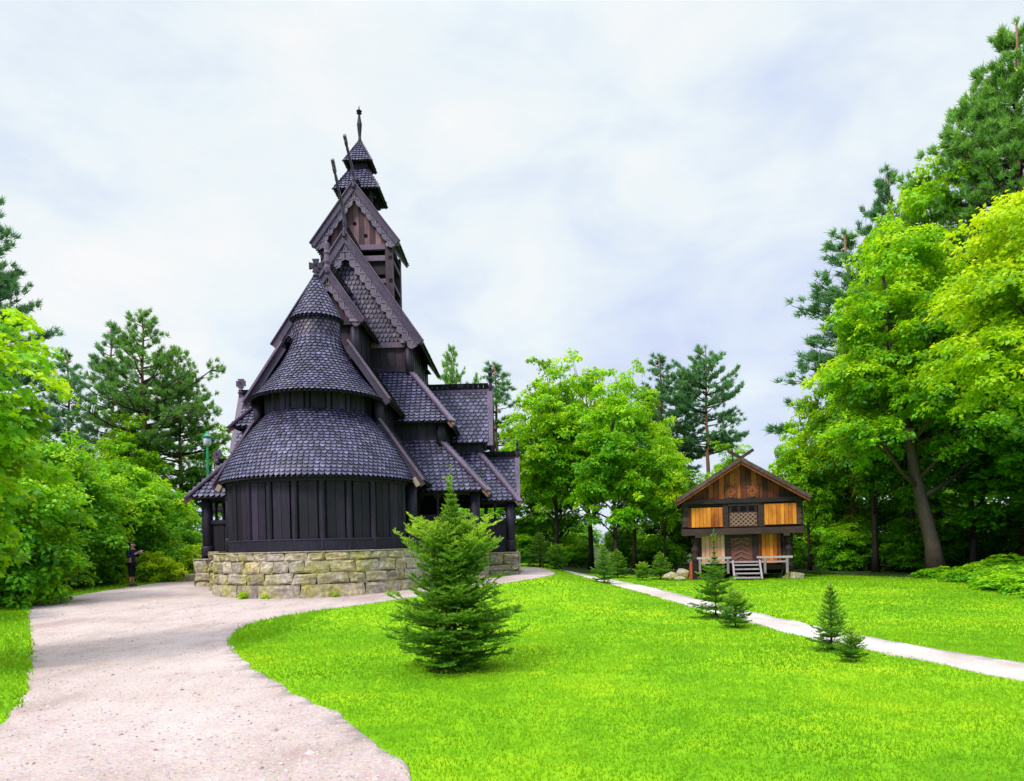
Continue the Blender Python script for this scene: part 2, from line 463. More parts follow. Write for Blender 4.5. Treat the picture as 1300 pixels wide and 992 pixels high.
def grass():
    P = []
    for (x0, x1, y0, y1, dens, hh, ww) in ((-3, 9, 4.2, 9, 1500, .030, .006), (-6, 14, 9, 14, 650, .034, .010), (-6, 15, 14, 21, 170, .04, .018), (-3, 17, 21, 36, 70, .045, .026), (-18, -4.5, 4.5, 21, 260, .08, .012), (-16, -13.5, 21, 33, 120, .10, .02)):
        n = int((x1 - x0) * (y1 - y0) * dens)
        x = RNG.uniform(x0, x1, n); y = RNG.uniform(y0, y1, n)
        k = (x / y < 1.15) & (x / y > -.80) & (RNG.uniform(0, 1, n) < np.clip(1.5 - (y - y0) / (y1 - y0) * .9, .3, 1)) & ~((y > 33) & (x > 2.5) & (y > 36 - RNG.uniform(0, 3, n)))
        x, y = x[k], y[k]
        ox, oy = RNG.normal(0, .035, len(x)), RNG.normal(0, .05, len(x))     # tufts creep over the borders
        bad = inside(x + ox, y + oy, smooth_poly(GRAVEL)) | inside(x + ox, y + oy, smooth_poly(RPATH_TOP + RPATH_BOT))
        x, y = x[~bad], y[~bad]
        P.append(np.stack([x, y, np.full(len(x), hh), np.full(len(x), ww)], 1))
    P = np.concatenate(P)
    n = len(P)
    z = np.array([ground_z(a, b) for a, b in P[:, :2]])
    base = np.stack([P[:, 0], P[:, 1], z], 1)
    hgt = P[:, 2] * RNG.uniform(.5, 1.3, n); wid = P[:, 3] * RNG.uniform(.7, 1.3, n)
    an = RNG.uniform(0, 2 * np.pi, n); lean = RNG.normal(0, .5, (n, 2)) * hgt[:, None]
    s = np.stack([np.cos(an) * wid, np.sin(an) * wid, np.zeros(n)], 1)
    tip = base + np.concatenate([lean, hgt[:, None]], 1)
    v = np.stack([base - s, base + s, tip], 1).reshape(-1, 3)
    lowf = np.sin(P[:, 0] * 1.1 + np.sin(P[:, 1] * .9) * 1.3) * np.sin(P[:, 1] * .8 + np.cos(P[:, 0] * .7)) * .12 + np.sin(P[:, 0] * 3.1 + P[:, 1] * 1.7) * np.sin(P[:, 1] * 2.9 - P[:, 0]) * .1
    t = np.clip(.5 + lowf * 1.3 + RNG.normal(0, .07, n), 0, 1)
    o = np_mesh('grass', v, 3, M['grass'], None, t)
    tag(o, 'short bright green mown grass blades covering the lawn', 'grass', kind='stuff')
grass()

def pebbles():
    n = 26000
    y = 4.3 + 17 * RNG.uniform(0, 1, n) ** 1.6; x = RNG.uniform(-.85, .1, n) * y
    k = inside(x, y, smooth_poly(GRAVEL)); x, y = x[k], y[k]
    n = len(x)
    z = np.array([ground_z(a, b) for a, b in zip(x, y)]) + .010
    r = np.exp(RNG.normal(math.log(.0075), .45, n)) * (1 + y * .03)
    a0 = RNG.uniform(0, 6.28, n)
    c = np.stack([x, y, z], 1)
    P = [c + np.stack([np.cos(a0 + q) * r * RNG.uniform(.7, 1.3, n), np.sin(a0 + q) * r * RNG.uniform(.7, 1.3, n), np.zeros(n)], 1) for q in (0, 1.57, 3.14, 4.71)]
    top = c + np.stack([RNG.normal(0, .2, n) * r, RNG.normal(0, .2, n) * r, r * RNG.uniform(.5, .9, n)], 1)
    v = np.stack([np.stack([P[i], P[(i + 1) % 4], top], 1) for i in range(4)], 1).reshape(-1, 3)
    t = np.repeat(np.clip(RNG.normal(.5, .25, n), 0, 1), 4)
    m, nt, N, L = new_mat('gravel_stones')
    rp = ramp(nt, [(0, (.22, .17, .15)), (.5, (.44, .35, .31)), (1, (.62, .53, .48))]); L.new(attr(nt), rp.inputs[0])
    finish(nt, rp.outputs[0], .85, .2)
    tag(np_mesh('gravel_stones', v, 3, m, None, t), 'small loose stones scattered over the gravel path', 'gravel', kind='stuff')
pebbles()

# ------------------------------------------------------------------ church
TH = R(-.85)
church = thing('stave_church', 'tall dark timber stave church with tiered shingled roofs and dragon heads on a stone base', 'church', (-6.41, 24, 0), TH)
OUT = [(-.47, 0), (.47, 0), (.47, -.60), (.36, -.83), (0, -1), (-.36, -.83), (-.47, -.60)]

def shingle(mb, p, r, d, n, w, l, th=.045):
    """p: middle of the top edge, r: right, d: down the slope, n: outward"""
    up = []
    jr = random.gauss(0, .010); r = (r + d * jr).normalized(); d = (d - r * d.dot(r)).normalized()
    th *= random.uniform(.93, 1.1)
    for x, y in OUT:
        up.append(p + r * (x * w) + d * (-y * l) + n * (th * (.1 + 1.25 * (-y))))
    lo = [q - n * th for q in up[2:]]
    t = random.gauss(.56, .09)
    mb.add(up, [(6, 2, 1, 0)], t - .34)          # upper half tinted darker: painted shade between the tips
    mb.add(up + lo, [(6, 5, 4, 3, 2)], t)
    mb.add(up + lo, [(2, 3, 8, 7), (3, 4, 9, 8), (4, 5, 10, 9), (5, 6, 11, 10)], .1)  # skirt edges tinted dark, shade painted under the tips

def shingle_plane(mb, p0, p1, q0, q1, w=.205, e=.175, slab=.09, n_hint=None):
    """p0->p1 bottom edge, q0->q1 top edge; n_hint points outwards"""
    p0, p1, q0, q1 = map(V, (p0, p1, q0, q1))
    dn = ((p0 + p1) / 2 - (q0 + q1) / 2)
    ln = dn.length
    r = (p1 - p0).normalized()
    n = r.cross(-dn).normalized()
    if n_hint is not None and n.dot(V(n_hint)) < 0: n = -n
    d = n.cross(r).normalized()
    if d.dot(dn) < 0: d = -d
    # true slope length (edges may be slanted)
    ln = dn.dot(d)
    rows = max(1, int(round(ln / e))); e = ln / rows
    l = e * 2.0
    for k in range(rows + 1):
        t = k * e / ln             # 0 at the bottom
        a = p0.lerp(q0, t); b = p1.lerp(q1, t)
        wd = (b - a).length
        if wd < w * .4: continue
        m = max(1, int(round(wd / w))); ww = wd / m
        off = (k % 2) * .5
        rr = (b - a).normalized()
        lo = 0 if off == 0 else -1
        for j in range(lo, m):
            x0 = (j + off) * ww; x1 = x0 + ww
            c = (max(0, x0) + min(wd, x1)) / 2; cw = min(wd, x1) - max(0, x0)
            if cw < .03: continue
            tip = a + rr * c
            shingle(mb, tip - d * l + n * .006, rr, d, n, cw * random.uniform(.97, 1.0), l * random.uniform(.985, 1.015))
    if slab:
        o1 = n * -.012; o2 = n * -slab
        A = [p0 + d * -.03, p1 + d * -.03, q1, q0]
        if (q1 - q0).length < .02:
            A[2] = q0 + r * .012; A[3] = q0 - r * .012
        mb.hexa([x + o2 for x in A] + [x + o1 for x in A], .12)

def shingle_cone(mb, prof, a0, a1, w=.165, e=.125, c=(0, 0), slab=.07):
    """prof: (r, z) from the eave to the top; angles measured from -y, growing towards +x"""
    # resample by length
    pts = [V(r, z, 0) for r, z in prof]
    L_ = [0]
    for i in range(1, len(pts)): L_.append(L_[-1] + (pts[i] - pts[i - 1]).length)
    tot = L_[-1]; rows = max(1, int(round(tot / e))); e = tot / rows
    def at(s):
        s = min(max(s, 0), tot)
        for i in range(1, len(pts)):
            if s <= L_[i] + 1e-9:
                f = (s - L_[i - 1]) / (L_[i] - L_[i - 1])
                return pts[i - 1].lerp(pts[i], f), (pts[i - 1] - pts[i]).normalized()
    for k in range(rows + 1):
        pt, dd = at(k * e)
        rad = max(pt.x, .03)
        arc = rad * (a1 - a0)
        m = max(5, int(round(arc / w))); ww = arc / m
        l = e * 2.0
        for j in range(m + (0 if (a1 - a0) > 6.2 else 1)):
            a = a0 + (j + (k % 2) * .5) * (a1 - a0) / m
            if a > a1 + .001: continue
            er = V(math.sin(a), -math.cos(a), 0)
            rt = V(math.cos(a), math.sin(a), 0)
            d = er * dd.x + V(0, 0, dd.y)
            n = er * (-dd.y) + V(0, 0, dd.x)
            tip = V(c[0], c[1], pt.y) + er * rad
            shingle(mb, tip - d * l + n * .006, rt, d, n, ww * .97, l * random.uniform(.985, 1.015), .036)
    # body underneath
    na = max(12, int((a1 - a0) / .12))
    vs, fs = [], []
    pr = [at(i * tot / 12)[0] for i in range(13)]
    for lay in (-.015, -slab):
        for p in pr:
            for i in range(na + 1):
                a = a0 + (a1 - a0) * i / na
                r_ = max(.004, p.x + lay)
                vs.append((c[0] + r_ * math.sin(a), c[1] - r_ * math.cos(a), p.y + lay * .5))
    q = na + 1; half = 13 * q
    for o_ in (0, half):
        for i in range(12):
            for j in range(na):
                fs.append((o_ + i * q + j, o_ + i * q + j + 1, o_ + (i + 1) * q + j + 1, o_ + (i + 1) * q + j))
    for j in range(na):
        fs.append((j, j + 1, half + j + 1, half + j))
    mb.add(vs, fs, .1)

def bez(p0, c, p2, n=16):
    return [tuple(V(*p0, 0) * (1 - t) ** 2 + V(*c, 0) * 2 * t * (1 - t) + V(*p2, 0) * t * t)[:2] for t in [i / n for i in range(n + 1)]]

def planks_line(mb, a, b, z0, z1, w=.26, th=.06, nrm=None, alt=True):
    """vertical boards standing on the line a->b"""
    a, b = V(*a, 0), V(*b, 0)
    ln = (b - a).length; r = (b - a) / ln
    n = V(*nrm, 0) if nrm else V(r.y, -r.x, 0)
    m = max(1, int(round(ln / w))); ww = ln / m
    for j in range(m):
        c = a + r * ((j + .5) * ww) + n * ((.022 if (alt and j % 2) else 0) - th / 2)
        s = ww - .012
        p = [c - r * s / 2 - n * th / 2, c + r * s / 2 - n * th / 2, c + r * s / 2 + n * th / 2, c - r * s / 2 + n * th / 2]
        mb.hexa([(q.x, q.y, z0) for q in p] + [(q.x, q.y, z1) for q in p], random.gauss(.5, .13))
    c0 = a - n * (th + .03); c1 = b - n * (th + .03)
    k = n * -.04
    mb.hexa([(q.x, q.y, z0) for q in (c0, c1, c1 + k, c0 + k)] + [(q.x, q.y, z1) for q in (c0, c1, c1 + k, c0 + k)], .05)

def planks_arc(mb, rad, a0, a1, z0, z1, w=.27, th=.06):
    m = max(3, int(round(rad * (a1 - a0) / w))); da = (a1 - a0) / m
    for j in range(m):
        a = a0 + (j + .5) * da
        er = V(math.sin(a), -math.cos(a), 0); rt = V(math.cos(a), math.sin(a), 0)
        if j % 3 == 1:      # rounded stave
            pts = [er * (rad - .02) + V(0, 0, z0), er * (rad - .02) + V(0, 0, z1)]
            mb.tube(pts, [rad * da * .36] * 2, 10, random.gauss(.55, .1))
            continue
        c = er * (rad - th / 2 + random.uniform(-.008, .008)); s = (rad * da - .012) / 2
        p = [c - rt * s - er * th / 2, c + rt * s - er * th / 2, c + rt * s + er * th / 2, c - rt * s + er * th / 2]
        p = [p[3], p[2], p[1], p[0]]
        mb.hexa([(q.x, q.y, z0) for q in p] + [(q.x, q.y, z1) for q in p], random.gauss(.5, .20))
    k = 24
    for i in range(k):
        a, b = a0 + (a1 - a0) * i / k, a0 + (a1 - a0) * (i + 1) / k
        q = [(r_ * math.sin(t), -r_ * math.cos(t)) for r_, t in ((rad - .14, a), (rad - .14, b), (rad - .1, b), (rad - .1, a))]
        mb.hexa([(*p, z0) for p in q] + [(*p, z1) for p in q], .05)

def ring_beam(mb, rad, a0, a1, z0, z1, th, k=26, tint=.5):
    for i in range(k):
        a, b = a0 + (a1 - a0) * i / k, a0 + (a1 - a0) * (i + 1) / k
        q = [(r_ * math.sin(t), -r_ * math.cos(t)) for r_, t in ((rad, a), (rad, b), (rad - th, b), (rad - th, a))]
        mb.hexa([(*p, z0) for p in q] + [(*p, z1) for p in q], tint)

def post(x, y, z0, z1, r=.19, base=True):
    o = MB().lathe([(r, z0), (r, z1)], (x, y, 0), 16, random.gauss(.55, .08)).build('corner_post', M['tar'], church, True)
    o.data.polygons[-1].use_smooth = False
    if base:
        b = MB().lathe([(r * 1.22, z0 - .04), (r * 1.24, z0 + .38), (r * 1.18, z0 + .43), (r * 1.02, z0 + .45)], (x, y, 0), 16, .62).build('post_base', M['tar'], o, True)
    return o

def rake_board(name, p0, p1, w, th, up, tint=.55, parent=None, mat='board'):
    return MB().bar(p0, p1, w, th, up, tint).build(name, M[mat], parent or church)

def scallop(mb, p0, p1, inn, w, amp, per, y, th):
    """carved wavy strip in the plane y: outer edge p0->p1 (x,z), inner edge wavy towards inn"""
    p0, p1, inn = V(p0[0], 0, p0[1]), V(p1[0], 0, p1[1]), V(inn[0], 0, inn[1]).normalized()
    ln = (p1 - p0).length; n = int(ln / per * 10)
    vs = []; fs = []
    for i in range(n + 1):
        s = i / n
        a = p0.lerp(p1, s)
        k = w * (.66 + amp * .75 * abs(math.sin(s * ln / per * math.pi)) ** .7)
        b = a + inn * k
        for q in (a, b):
            vs.append((q.x, y, q.z)); vs.append((q.x, y + th, q.z))
    for i in range(n):
        o = i * 4
        fs += [(o, o + 4, o + 6, o + 2), (o + 1, o + 3, o + 7, o + 5), (o + 2, o + 6, o + 7, o + 3), (o, o + 1, o + 5, o + 4)]
    mb.add(vs, fs, .55)
    # incised wave: a raised thin ribbon
    pts = []
    for i in range(n + 1):
        s = i / n
        q = p0.lerp(p1, s) + inn * (w * (.36 + .20 * math.sin(s * ln / per * 2 * math.pi)))
        pts.append((q.x, y - .008, q.z))
    mb.tube(pts, [.02] * len(pts), 5, .85)

def gable_roof(name, half, ze, zr, y0, y1, w=.23, e=.2, board=.3, trim=.3, parent=None):
    parent = parent or church
    mb = MB()
    for sx in (-1, 1):
        shingle_plane(mb, (sx * half, y0, ze), (sx * half, y1, ze), (0, y0, zr), (0, y1, zr), w, e, .1, (sx, 0, .6))
    mb.bar((0, y0, zr + .04), (0, y1, zr + .04), .16, .12)
    o = mb.build(name, M['shingle'], parent)
    for yy, s in ((y0, -1),):
        for sx in (-1, 1):
            a = V(sx * (half + .02), yy + s * .05, ze - .02); b = V(0, yy + s * .05, zr + .06)
            nrm = (b - a).cross(V(0, 1, 0)).normalized()
            if nrm.z < 0: nrm = -nrm
            bb = MB()
            inn = -nrm
            pl = [a + nrm * .05, b + nrm * .05, b + inn * board, a + inn * board + (b - a).normalized() * .0]
            if abs(b.x) < 1e-6:
                # mitre at the apex
                t = (b - a).normalized()
                pl[1] = V(0, b.y, b.z + .05 / max(.2, abs(nrm.z)))
                pl[2] = V(0, b.y, b.z - board / max(.2, abs(nrm.z)))
            bb.poly_prism(pl, (0, .06, 0), .5)
            bd = bb.build('bargeboard', M['board'], o)
            # narrow capping on the roof edge
            MB().bar(a + nrm * .075 + V(0, .02, 0), b + nrm * .075 + V(0, .02, 0), .16, .035, nrm, .75).build('edge_capping', M['board'], bd)
            if trim:
                tb = MB()
                a2 = a + inn * board * .9; b2 = V(0, b.y, b.z - board * .9 / max(.2, abs(nrm.z)))
                scallop(tb, (a2.x, a2.z), (b2.x, b2.z), (inn.x, inn.z), trim, .36, .36, yy + .03, .05)
                tb.build('carved_trim', M['trim'], bd)
    return o

def gable_wall(name, half, ze, zr, y, kind, holes=False, parent=None):
    parent = parent or church
    mb = MB()
    if kind == 'shingle':
        mb.poly_prism([(-half, y + .03, ze), (half, y + .03, ze), (0, y + .03, zr)], (0, .1, 0), .1)
        shingle_plane(mb, (-half, y, ze), (half, y, ze), (-.02, y, zr), (.02, y, zr), .165, .20, 0, (0, -1, 0))
        return mb.build(name, M['gable_shingle'], parent)
    m = max(4, int(round(2 * half / .24))); ww = 2 * half / m
    for j in range(m):
        x0, x1 = -half + j * ww + .005, -half + (j + 1) * ww - .005
        f = lambda x: ze + (zr - ze) * (1 - abs(x) / half)
        pts = [(x0, y, ze), (x1, y, ze), (x1, y, max(ze + .01, f(x1)))]
        if x0 < 0 < x1: pts.append((0, y, f(0)))
        pts.append((x0, y, max(ze + .01, f(x0))))
        mb.poly_prism(pts, (0, .05 + .02 * (j % 2), 0), random.gauss(.5, .18))
    o = mb.build(name, M['gable_plank'], parent)
    if holes:
        for hx, hz in ((-.06, .95), (-.46, .42), (.40, .42)):
            h = MB()
            h.tube([(hx, y - .012, ze + hz), (hx, y + .02, ze + hz)], [.085] * 2, 16)
            h.build('sound_hole', M['dark'], o)
    return o

def hip_skirt(name, inn, out, z1, z0, w=.205, e=.175, sides='ENSW', board=True, ytop=None):
    """lean-to roof around a core. inn/out = (x0, y0, x1, y1)"""
    a, b = inn, out
    mb = MB()
    ci = {'SW': (a[0], a[1], z1), 'SE': (a[2], a[1], z1), 'NE': (a[2], a[3], z1), 'NW': (a[0], a[3], z1)}
    co = {'SW': (b[0], b[1], z0), 'SE': (b[2], b[1], z0), 'NE': (b[2], b[3], z0), 'NW': (b[0], b[3], z0)}
    if 'S' in sides: shingle_plane(mb, co['SW'], co['SE'], ci['SW'], ci['SE'], w, e, .1, (0, -1, 1))
    if 'E' in sides: shingle_plane(mb, co['SE'], co['NE'], ci['SE'], ci['NE'], w, e, .1, (1, 0, 1))
    if 'W' in sides: shingle_plane(mb, co['SW'], co['NW'], ci['SW'], ci['NW'], w, e, .1, (-1, 0, 1))
    if 'N' in sides: shingle_plane(mb, co['NW'], co['NE'], ci['NW'], ci['NE'], w, e, .1, (0, 1, 1))
    o = mb.build(name, M['shingle'], church)
    if board:
        for k in ('SW', 'SE'):
            p, q = V(ci[k]), V(co[k])
            sx = 1 if k[1] == 'E' else -1
            up = V(sx * .45, -.35, 1)
            d = (q - p).normalized()
            MB().bar(p + V(0, 0, .07), q + d * .1 + V(0, 0, .07), .30, .07, up, .7).build('hip_board', M['board'], o)
            MB().bar(p + V(0, -.02, -.10), q + d * .12 + V(0, -.02, -.10), .10, .16, up, .45).build('hip_rafter', M['timber_end'], o)
    return o

def cross_finial(name, x, y, z, h, along='x', scale=1.0, parent=None):
    mb = MB()
    s = scale
    mb.lathe([(.09 * s, 0), (.12 * s, .08 * h), (.07 * s, .16 * h), (.10 * s, .22 * h), (.055 * s, .34 * h), (.055 * s, .5 * h)], (x, y, z), 10, .6)
    c = V(x, y, z + h * .70)
    ax = V(1, 0, 0) if along == 'x' else V(0, 1, 0)
    ay = V(0, 1, 0) if along == 'x' else V(1, 0, 0)
    for dv in (ax, -ax, V(0, 0, 1), V(0, 0, -1)):
        sd = dv.cross(ay).normalized()
        ln = h * .30
        w0, w1 = .045 * s, .10 * s
        t = ay * .04 * s
        p = [c - sd * w0, c + sd * w0, c + dv * ln + sd * w1, c + dv * ln - sd * w1]
        mb.hexa([q - t for q in p] + [q + t for q in p], .65)
    return mb.build(name, M['tar'] if parent is None else M['board'], parent or church)

# -- masonry
def masonry(mb, pos, length, z0, z1, courses=4, wmin=.45, wmax=.95, k=6):
    """pos(s, z, out) -> point; rough blocks in irregular courses"""
    zs = [z0]
    rem = z1 - z0
    cut = sorted([.36 + random.uniform(-.05, .05), .62 + random.uniform(-.04, .04), .84])[:courses - 1]
    zs += [z0 + rem * c for c in cut] + [z1]
    for ci in range(len(zs) - 1):
        s = 0.0
        hgt = zs[ci + 1] - zs[ci]
        while s < length - .02:
            bw = random.uniform(wmin, wmax) * (1.25 if ci == 0 else (1.0 if ci < 2 else .75))
            if length - s - bw < .3: bw = length - s
            split = random.random() < .22 and hgt > .38
            cells = [(zs[ci], zs[ci + 1])]
            if split:
                mz = zs[ci] + hgt * random.uniform(.4, .6); cells = [(zs[ci], mz), (mz, zs[ci + 1])]
            for (za, zb) in cells:
                t = min(1, max(0, random.gauss(.5, .24)))
                ph = [random.uniform(0, 6.3) for _ in range(4)]
                sl = random.uniform(-.10, .10)
                g = .006
                vs = []
                for i in range(k + 1):
                    for j in range(k + 1):
                        u, v = i / k, j / k
                        ss_ = s + g + (bw - 2 * g) * u + sl * (v - .5)
                        zz = za + g + (zb - za - 2 * g) * v + .02 * math.sin(ph[0] + u * 3) * (1 if 0 < v < 1 or ci else 0)
                        edge = min(u, 1 - u) * bw, min(v, 1 - v) * (zb - za)
                        e_ = min(edge)
                        out = .034 * min(1, (e_ / .04)) ** .5 + .026 * math.sin(ph[1] + u * 5 + v * 2) * math.sin(ph[2] + v * 5 - u) * (1 if e_ > 0 else 0) + random.uniform(-.010, .010)
                        if e_ <= 0: out = -.004 + random.uniform(-.008, .008)
                        vs.append(pos(ss_, zz, out))
                fs = [(i * (k + 1) + j, (i + 1) * (k + 1) + j, (i + 1) * (k + 1) + j + 1, i * (k + 1) + j + 1) for i in range(k) for j in range(k)]
                mb.add(vs, fs, t)
            s += bw

def line_pos(a, b):
    a, b = V(*a, 0), V(*b, 0)
    r = (b - a).normalized(); n = V(r.y, -r.x, 0)
    return lambda s, z, o: (a.x + r.x * s + n.x * o, a.y + r.y * s + n.y * o, z)

def stone_block(name, pts, z0, z1, courses=4, parent=None):
    """pts: ground polyline (ccw seen from above when faces look outwards), closed"""
    mb = MB()
    for i in range(len(pts)):
        a, b = pts[i], pts[(i + 1) % len(pts)]
        masonry(mb, line_pos(a, b), (V(*b) - V(*a)).length, z0, z1, courses)
    o = mb.build(name, M['stone'], parent or church, False)
    inner = MB()
    n = len(pts)
    cx = sum(p[0] for p in pts) / n; cy_ = sum(p[1] for p in pts) / n
    inner.poly_prism([(p[0], p[1], z0) for p in pts], (0, 0, z1 - z0 + .0), .5)
    inner.build('joint_filling', M['mortar'], o)
    # cap stones
    cap = MB()
    cap.poly_prism([(cx + (p[0] - cx) * 1.003, cy_ + (p[1] - cy_) * 1.003, z1 + .002) for p in pts], (0, 0, .05), .55)
    cap.build('cap_stone', M['stone'], o)
    return o

# foundations
mbs = MB()
RS = 3.38; A0, A1 = R(-93), R(93)
def arc_pos(s, z, o):
    a = A0 + s / RS
    r_ = RS + o + (1.6 - z) * .05
    return (r_ * math.sin(a), -r_ * math.cos(a), z)
masonry(mbs, arc_pos, RS * (A1 - A0), .02, 1.60, 4, .5, 1.05)
fo = mbs.build('stone_foundation', M['stone'], church, False)
inn = MB(); k = 40
ring = [(RS * math.sin(A0 + (A1 - A0) * i / k), -RS * math.cos(A0 + (A1 - A0) * i / k), 0) for i in range(k + 1)] + [(RS, .9, 0), (-RS, .9, 0)]
inn.poly_prism(ring, (0, 0, 1.585)); inn.build('joint_filling', M['mortar'], fo)
cp = MB(); cp.poly_prism([(p[0] * 1.012, p[1] * 1.012 if p[1] < 0 else p[1], 1.588) for p in ring], (0, 0, .03), .45); cp.build('cap_stone', M['stone'], fo)
for sx in (-1, 1):
    x0, x1 = sorted((sx * 3.42, sx * 3.78))
    stone_block('stone_foundation', [(x0, -.28), (x1, -.28), (x1, 2.1), (x0, 2.1)], .05, 1.62, 4)
stone_block('stone_foundation', [(-5.35, 2.02), (5.35, 2.02), (5.35, 12.6), (-5.35, 12.6)], .1, 1.36, 3)
stone_block('stone_foundation', [(5.36, 5.0), (6.6, 5.0), (6.6, 9.6), (5.36, 9.6)], .15, 1.3, 3)
stone_block('stone_foundation', [(-6.6, 5.0), (-5.36, 5.0), (-5.36, 9.6), (-6.6, 9.6)], .15, 1.3, 3)

# apse
a0, a1 = R(-88), R(88)
mb = MB(); planks_arc(mb, 2.89, a0, a1, 1.66, 4.1, .27); aw = mb.build('apse_wall', M['tar'], church)
mb = MB(); ring_beam(mb, 2.95, a0, a1, 1.63, 1.98, .1, 30, .5); ring_beam(mb, 2.97, a0, a1, 1.955, 1.985, .03, 30, .95); mb.build('sill_beam', M['tar'], aw)
mb = MB(); ring_beam(mb, 3.0, a0, a1, 3.72, 4.0, .12, 30, .35); mb.build('wall_plate', M['tar'], aw)
mb = MB(); shingle_cone(mb, bez((3.20, 3.84), (2.74, 5.00), (1.70, 6.08)), R(-96), R(96)); mb.build('apse_roof', M['shingle'], church)
mb = MB(); planks_arc(mb, 1.71, R(-95), R(95), 5.85, 6.95, .22); mb.build('apse_drum', M['tar'], church)
mb = MB(); shingle_cone(mb, bez((2.24, 6.58), (1.14, 7.60), (.74, 8.72)), R(-125), R(125), .165, .125); mb.build('apse_roof', M['shingle'], church)
mb = MB(); shingle_cone(mb, [(.73, 8.66), (.71, 9.48)], 0, R(360), .15, .125); mb.build('turret_neck', M['gable_shingle'], church)
mb = MB(); shingle_cone(mb, [(.86, 9.34), (.66, 9.72), (.45, 10.12), (.24, 10.5), (.06, 10.82)], 0, R(360), .15, .125); mb.build('turret_cap', M['shingle'], church)
cross_finial('roof_cross', 0, 0, 10.74, .74, 'x', 1.15)
post(-3.05, -.05, 1.66, 3.95, .19); post(3.05, -.05, 1.66, 3.95, .19)
post(-2.03, -.1, 5.7, 6.75, .16, False); post(2.03, -.1, 5.7, 6.75, .16, False)

# chancel
for sx in (-1, 1):
    mb = MB(); shingle_plane(mb, (sx * 2.42, -.25, 6.59), (sx * 2.42, 4.4, 6.59), (sx * 1.08, -.25, 8.56), (sx * 1.08, 4.4, 8.56),   .205, .175, .1, (sx, 0, 1))
    o = mb.build('chancel_roof', M['shingle'], church)
    up = V(sx * .82, 0, .57)
    MB().bar((sx * 1.10, -.27, 8.62), (sx * 2.46, -.27, 6.62), .30, .07, up, .75).build('rake_board', M['board'], o)
    MB().bar((sx * 1.06, -.30, 8.42), (sx * 2.40, -.30, 6.47), .05, .2, up, .4).build('verge_board', M['board'], o)
    mb = MB(); shingle_plane(mb, (sx * 3.48, -.3, 3.87), (sx * 3.48, 3.2, 3.87), (sx * 2.06, -.3, 5.92), (sx * 2.06, 3.2, 5.92),   .205, .175, .1, (sx, 0, 1))
    o = mb.build('chancel_roof', M['shingle'], church)
    MB().bar((sx * 2.10, -.32, 5.96), (sx * 3.53, -.32, 3.89), .30, .07, up, .75).build('rake_board', M['board'], o)
    MB().bar((sx * 2.05, -.35, 5.76), (sx * 3.50, -.35, 3.70), .05, .2, up, .4).build('verge_board', M['board'], o)
    MB().bar((sx * 3.20, -.42, 3.95), (sx * 3.36, -.42, 3.68), .09, .16, up, .9).build('bracket_end', M['timber_end'], o)
    mb = MB(); planks_line(mb, (sx * 2.9, 0) if sx > 0 else (sx * 2.9, 3.2), (sx * 2.9, 3.2) if sx > 0 else (sx * 2.9, 0), 1.66, 4.5, .26)
    o = mb.build('chancel_wall', M['tar'], church)
    MB().box((sx * 2.95, 1.6, 2.75), (.1, 3.1, .14)).build('rail', M['tar'], o)
    MB().box((sx * 2.95, 1.6, 1.82), (.1, 3.1, .3)).build('sill_beam', M['tar'], o)
    mb = MB(); planks_line(mb, (sx * 2.0, 0) if sx > 0 else (sx * 2.0, 3.2), (sx * 2.0, 3.2) if sx > 0 else (sx * 2.0, 0), 5.6, 7.1, .26); mb.build('chancel_wall', M['tar'], church)
    mb = MB(); planks_line(mb, (sx * .9, 1.8) if sx > 0 else (sx * .9, 4.6), (sx * .9, 4.6) if sx > 0 else (sx * .9, 1.8), 8.2, 10.3, .26); mb.build('chancel_wall', M['tar'], church)
    post(sx * .86, 1.72, 8.2, 9.95, .15, False)
mb = MB(); planks_line(mb, (-.86, 1.75), (.86, 1.75), 8.2, 9.95, .25); mb.build('chancel_wall', M['tar_red'], church)
gable_roof('chancel_roof', 1.23, 9.82, 11.6, 1.45, 4.7, .205, .175, .15, .27)
gable_wall('gable_wall', .98, 9.85, 11.3, 1.8, 'plank')
mb = MB(); mb.box((0, 1.62, 9.80), (2.2, .16, .16)); mb.build('tie_beam', M['tar'], church)
cross_post = MB().lathe([(.10, 11.55), (.12, 11.75), (.08, 11.85), (.12, 11.95), (.09, 12.2), (.12, 12.28), (.09, 12.36), (.11, 12.62), (.02, 12.68)], (0, 1.44, 0), 8, .7).build('ridge_finial', M['board'], church)

# added dark core so that no daylight passes through closed walls
mb = MB()
mb.box((0, 7.3, 5.6), (4.5, 5.1, 8.6)); mb.box((0, 7.3, 3.6), (7.2, 7.9, 5.0)); mb.box((0, 2.6, 4.4), (3.6, 3.6, 5.4)); mb.box((0, 3.0, 8.2), (1.5, 2.2, 3.0)); mb.box((0, 1.2, 3.0), (5.4, 2.2, 3.0))
mb.build('light_block_core', M['dark'], church)

# nave
for sx in (-1, 1):
    y = (4.6, 10.0)
    mb = MB(); planks_line(mb, (sx * 2.42, y[0]) if sx > 0 else (sx * 2.42, y[1]), (sx * 2.42, y[1]) if sx > 0 else (sx * 2.42, y[0]), 8.3, 10.4, .3); mb.build('nave_wall', M['tar'], church)
    post(sx * 2.38, 4.58, 8.4, 9.85, .17, False)
    mb = MB(); planks_line(mb, (sx * 3.78, 3.2) if sx > 0 else (sx * 3.78, 11.4), (sx * 3.78, 11.4) if sx > 0 else (sx * 3.78, 3.2), 5.3, 6.9, .3); mb.build('aisle_wall', M['tar'], church)
    post(sx * 3.72, 3.18, 5.3, 6.6, .17, False)
    post(sx * 5.02, 2.5, 1.42, 4.0, .19)
mb = MB(); planks_line(mb, (-2.42, 4.6), (2.42, 4.6), 8.3, 9.9, .3); o = mb.build('nave_wall', M['tar_red'], church)
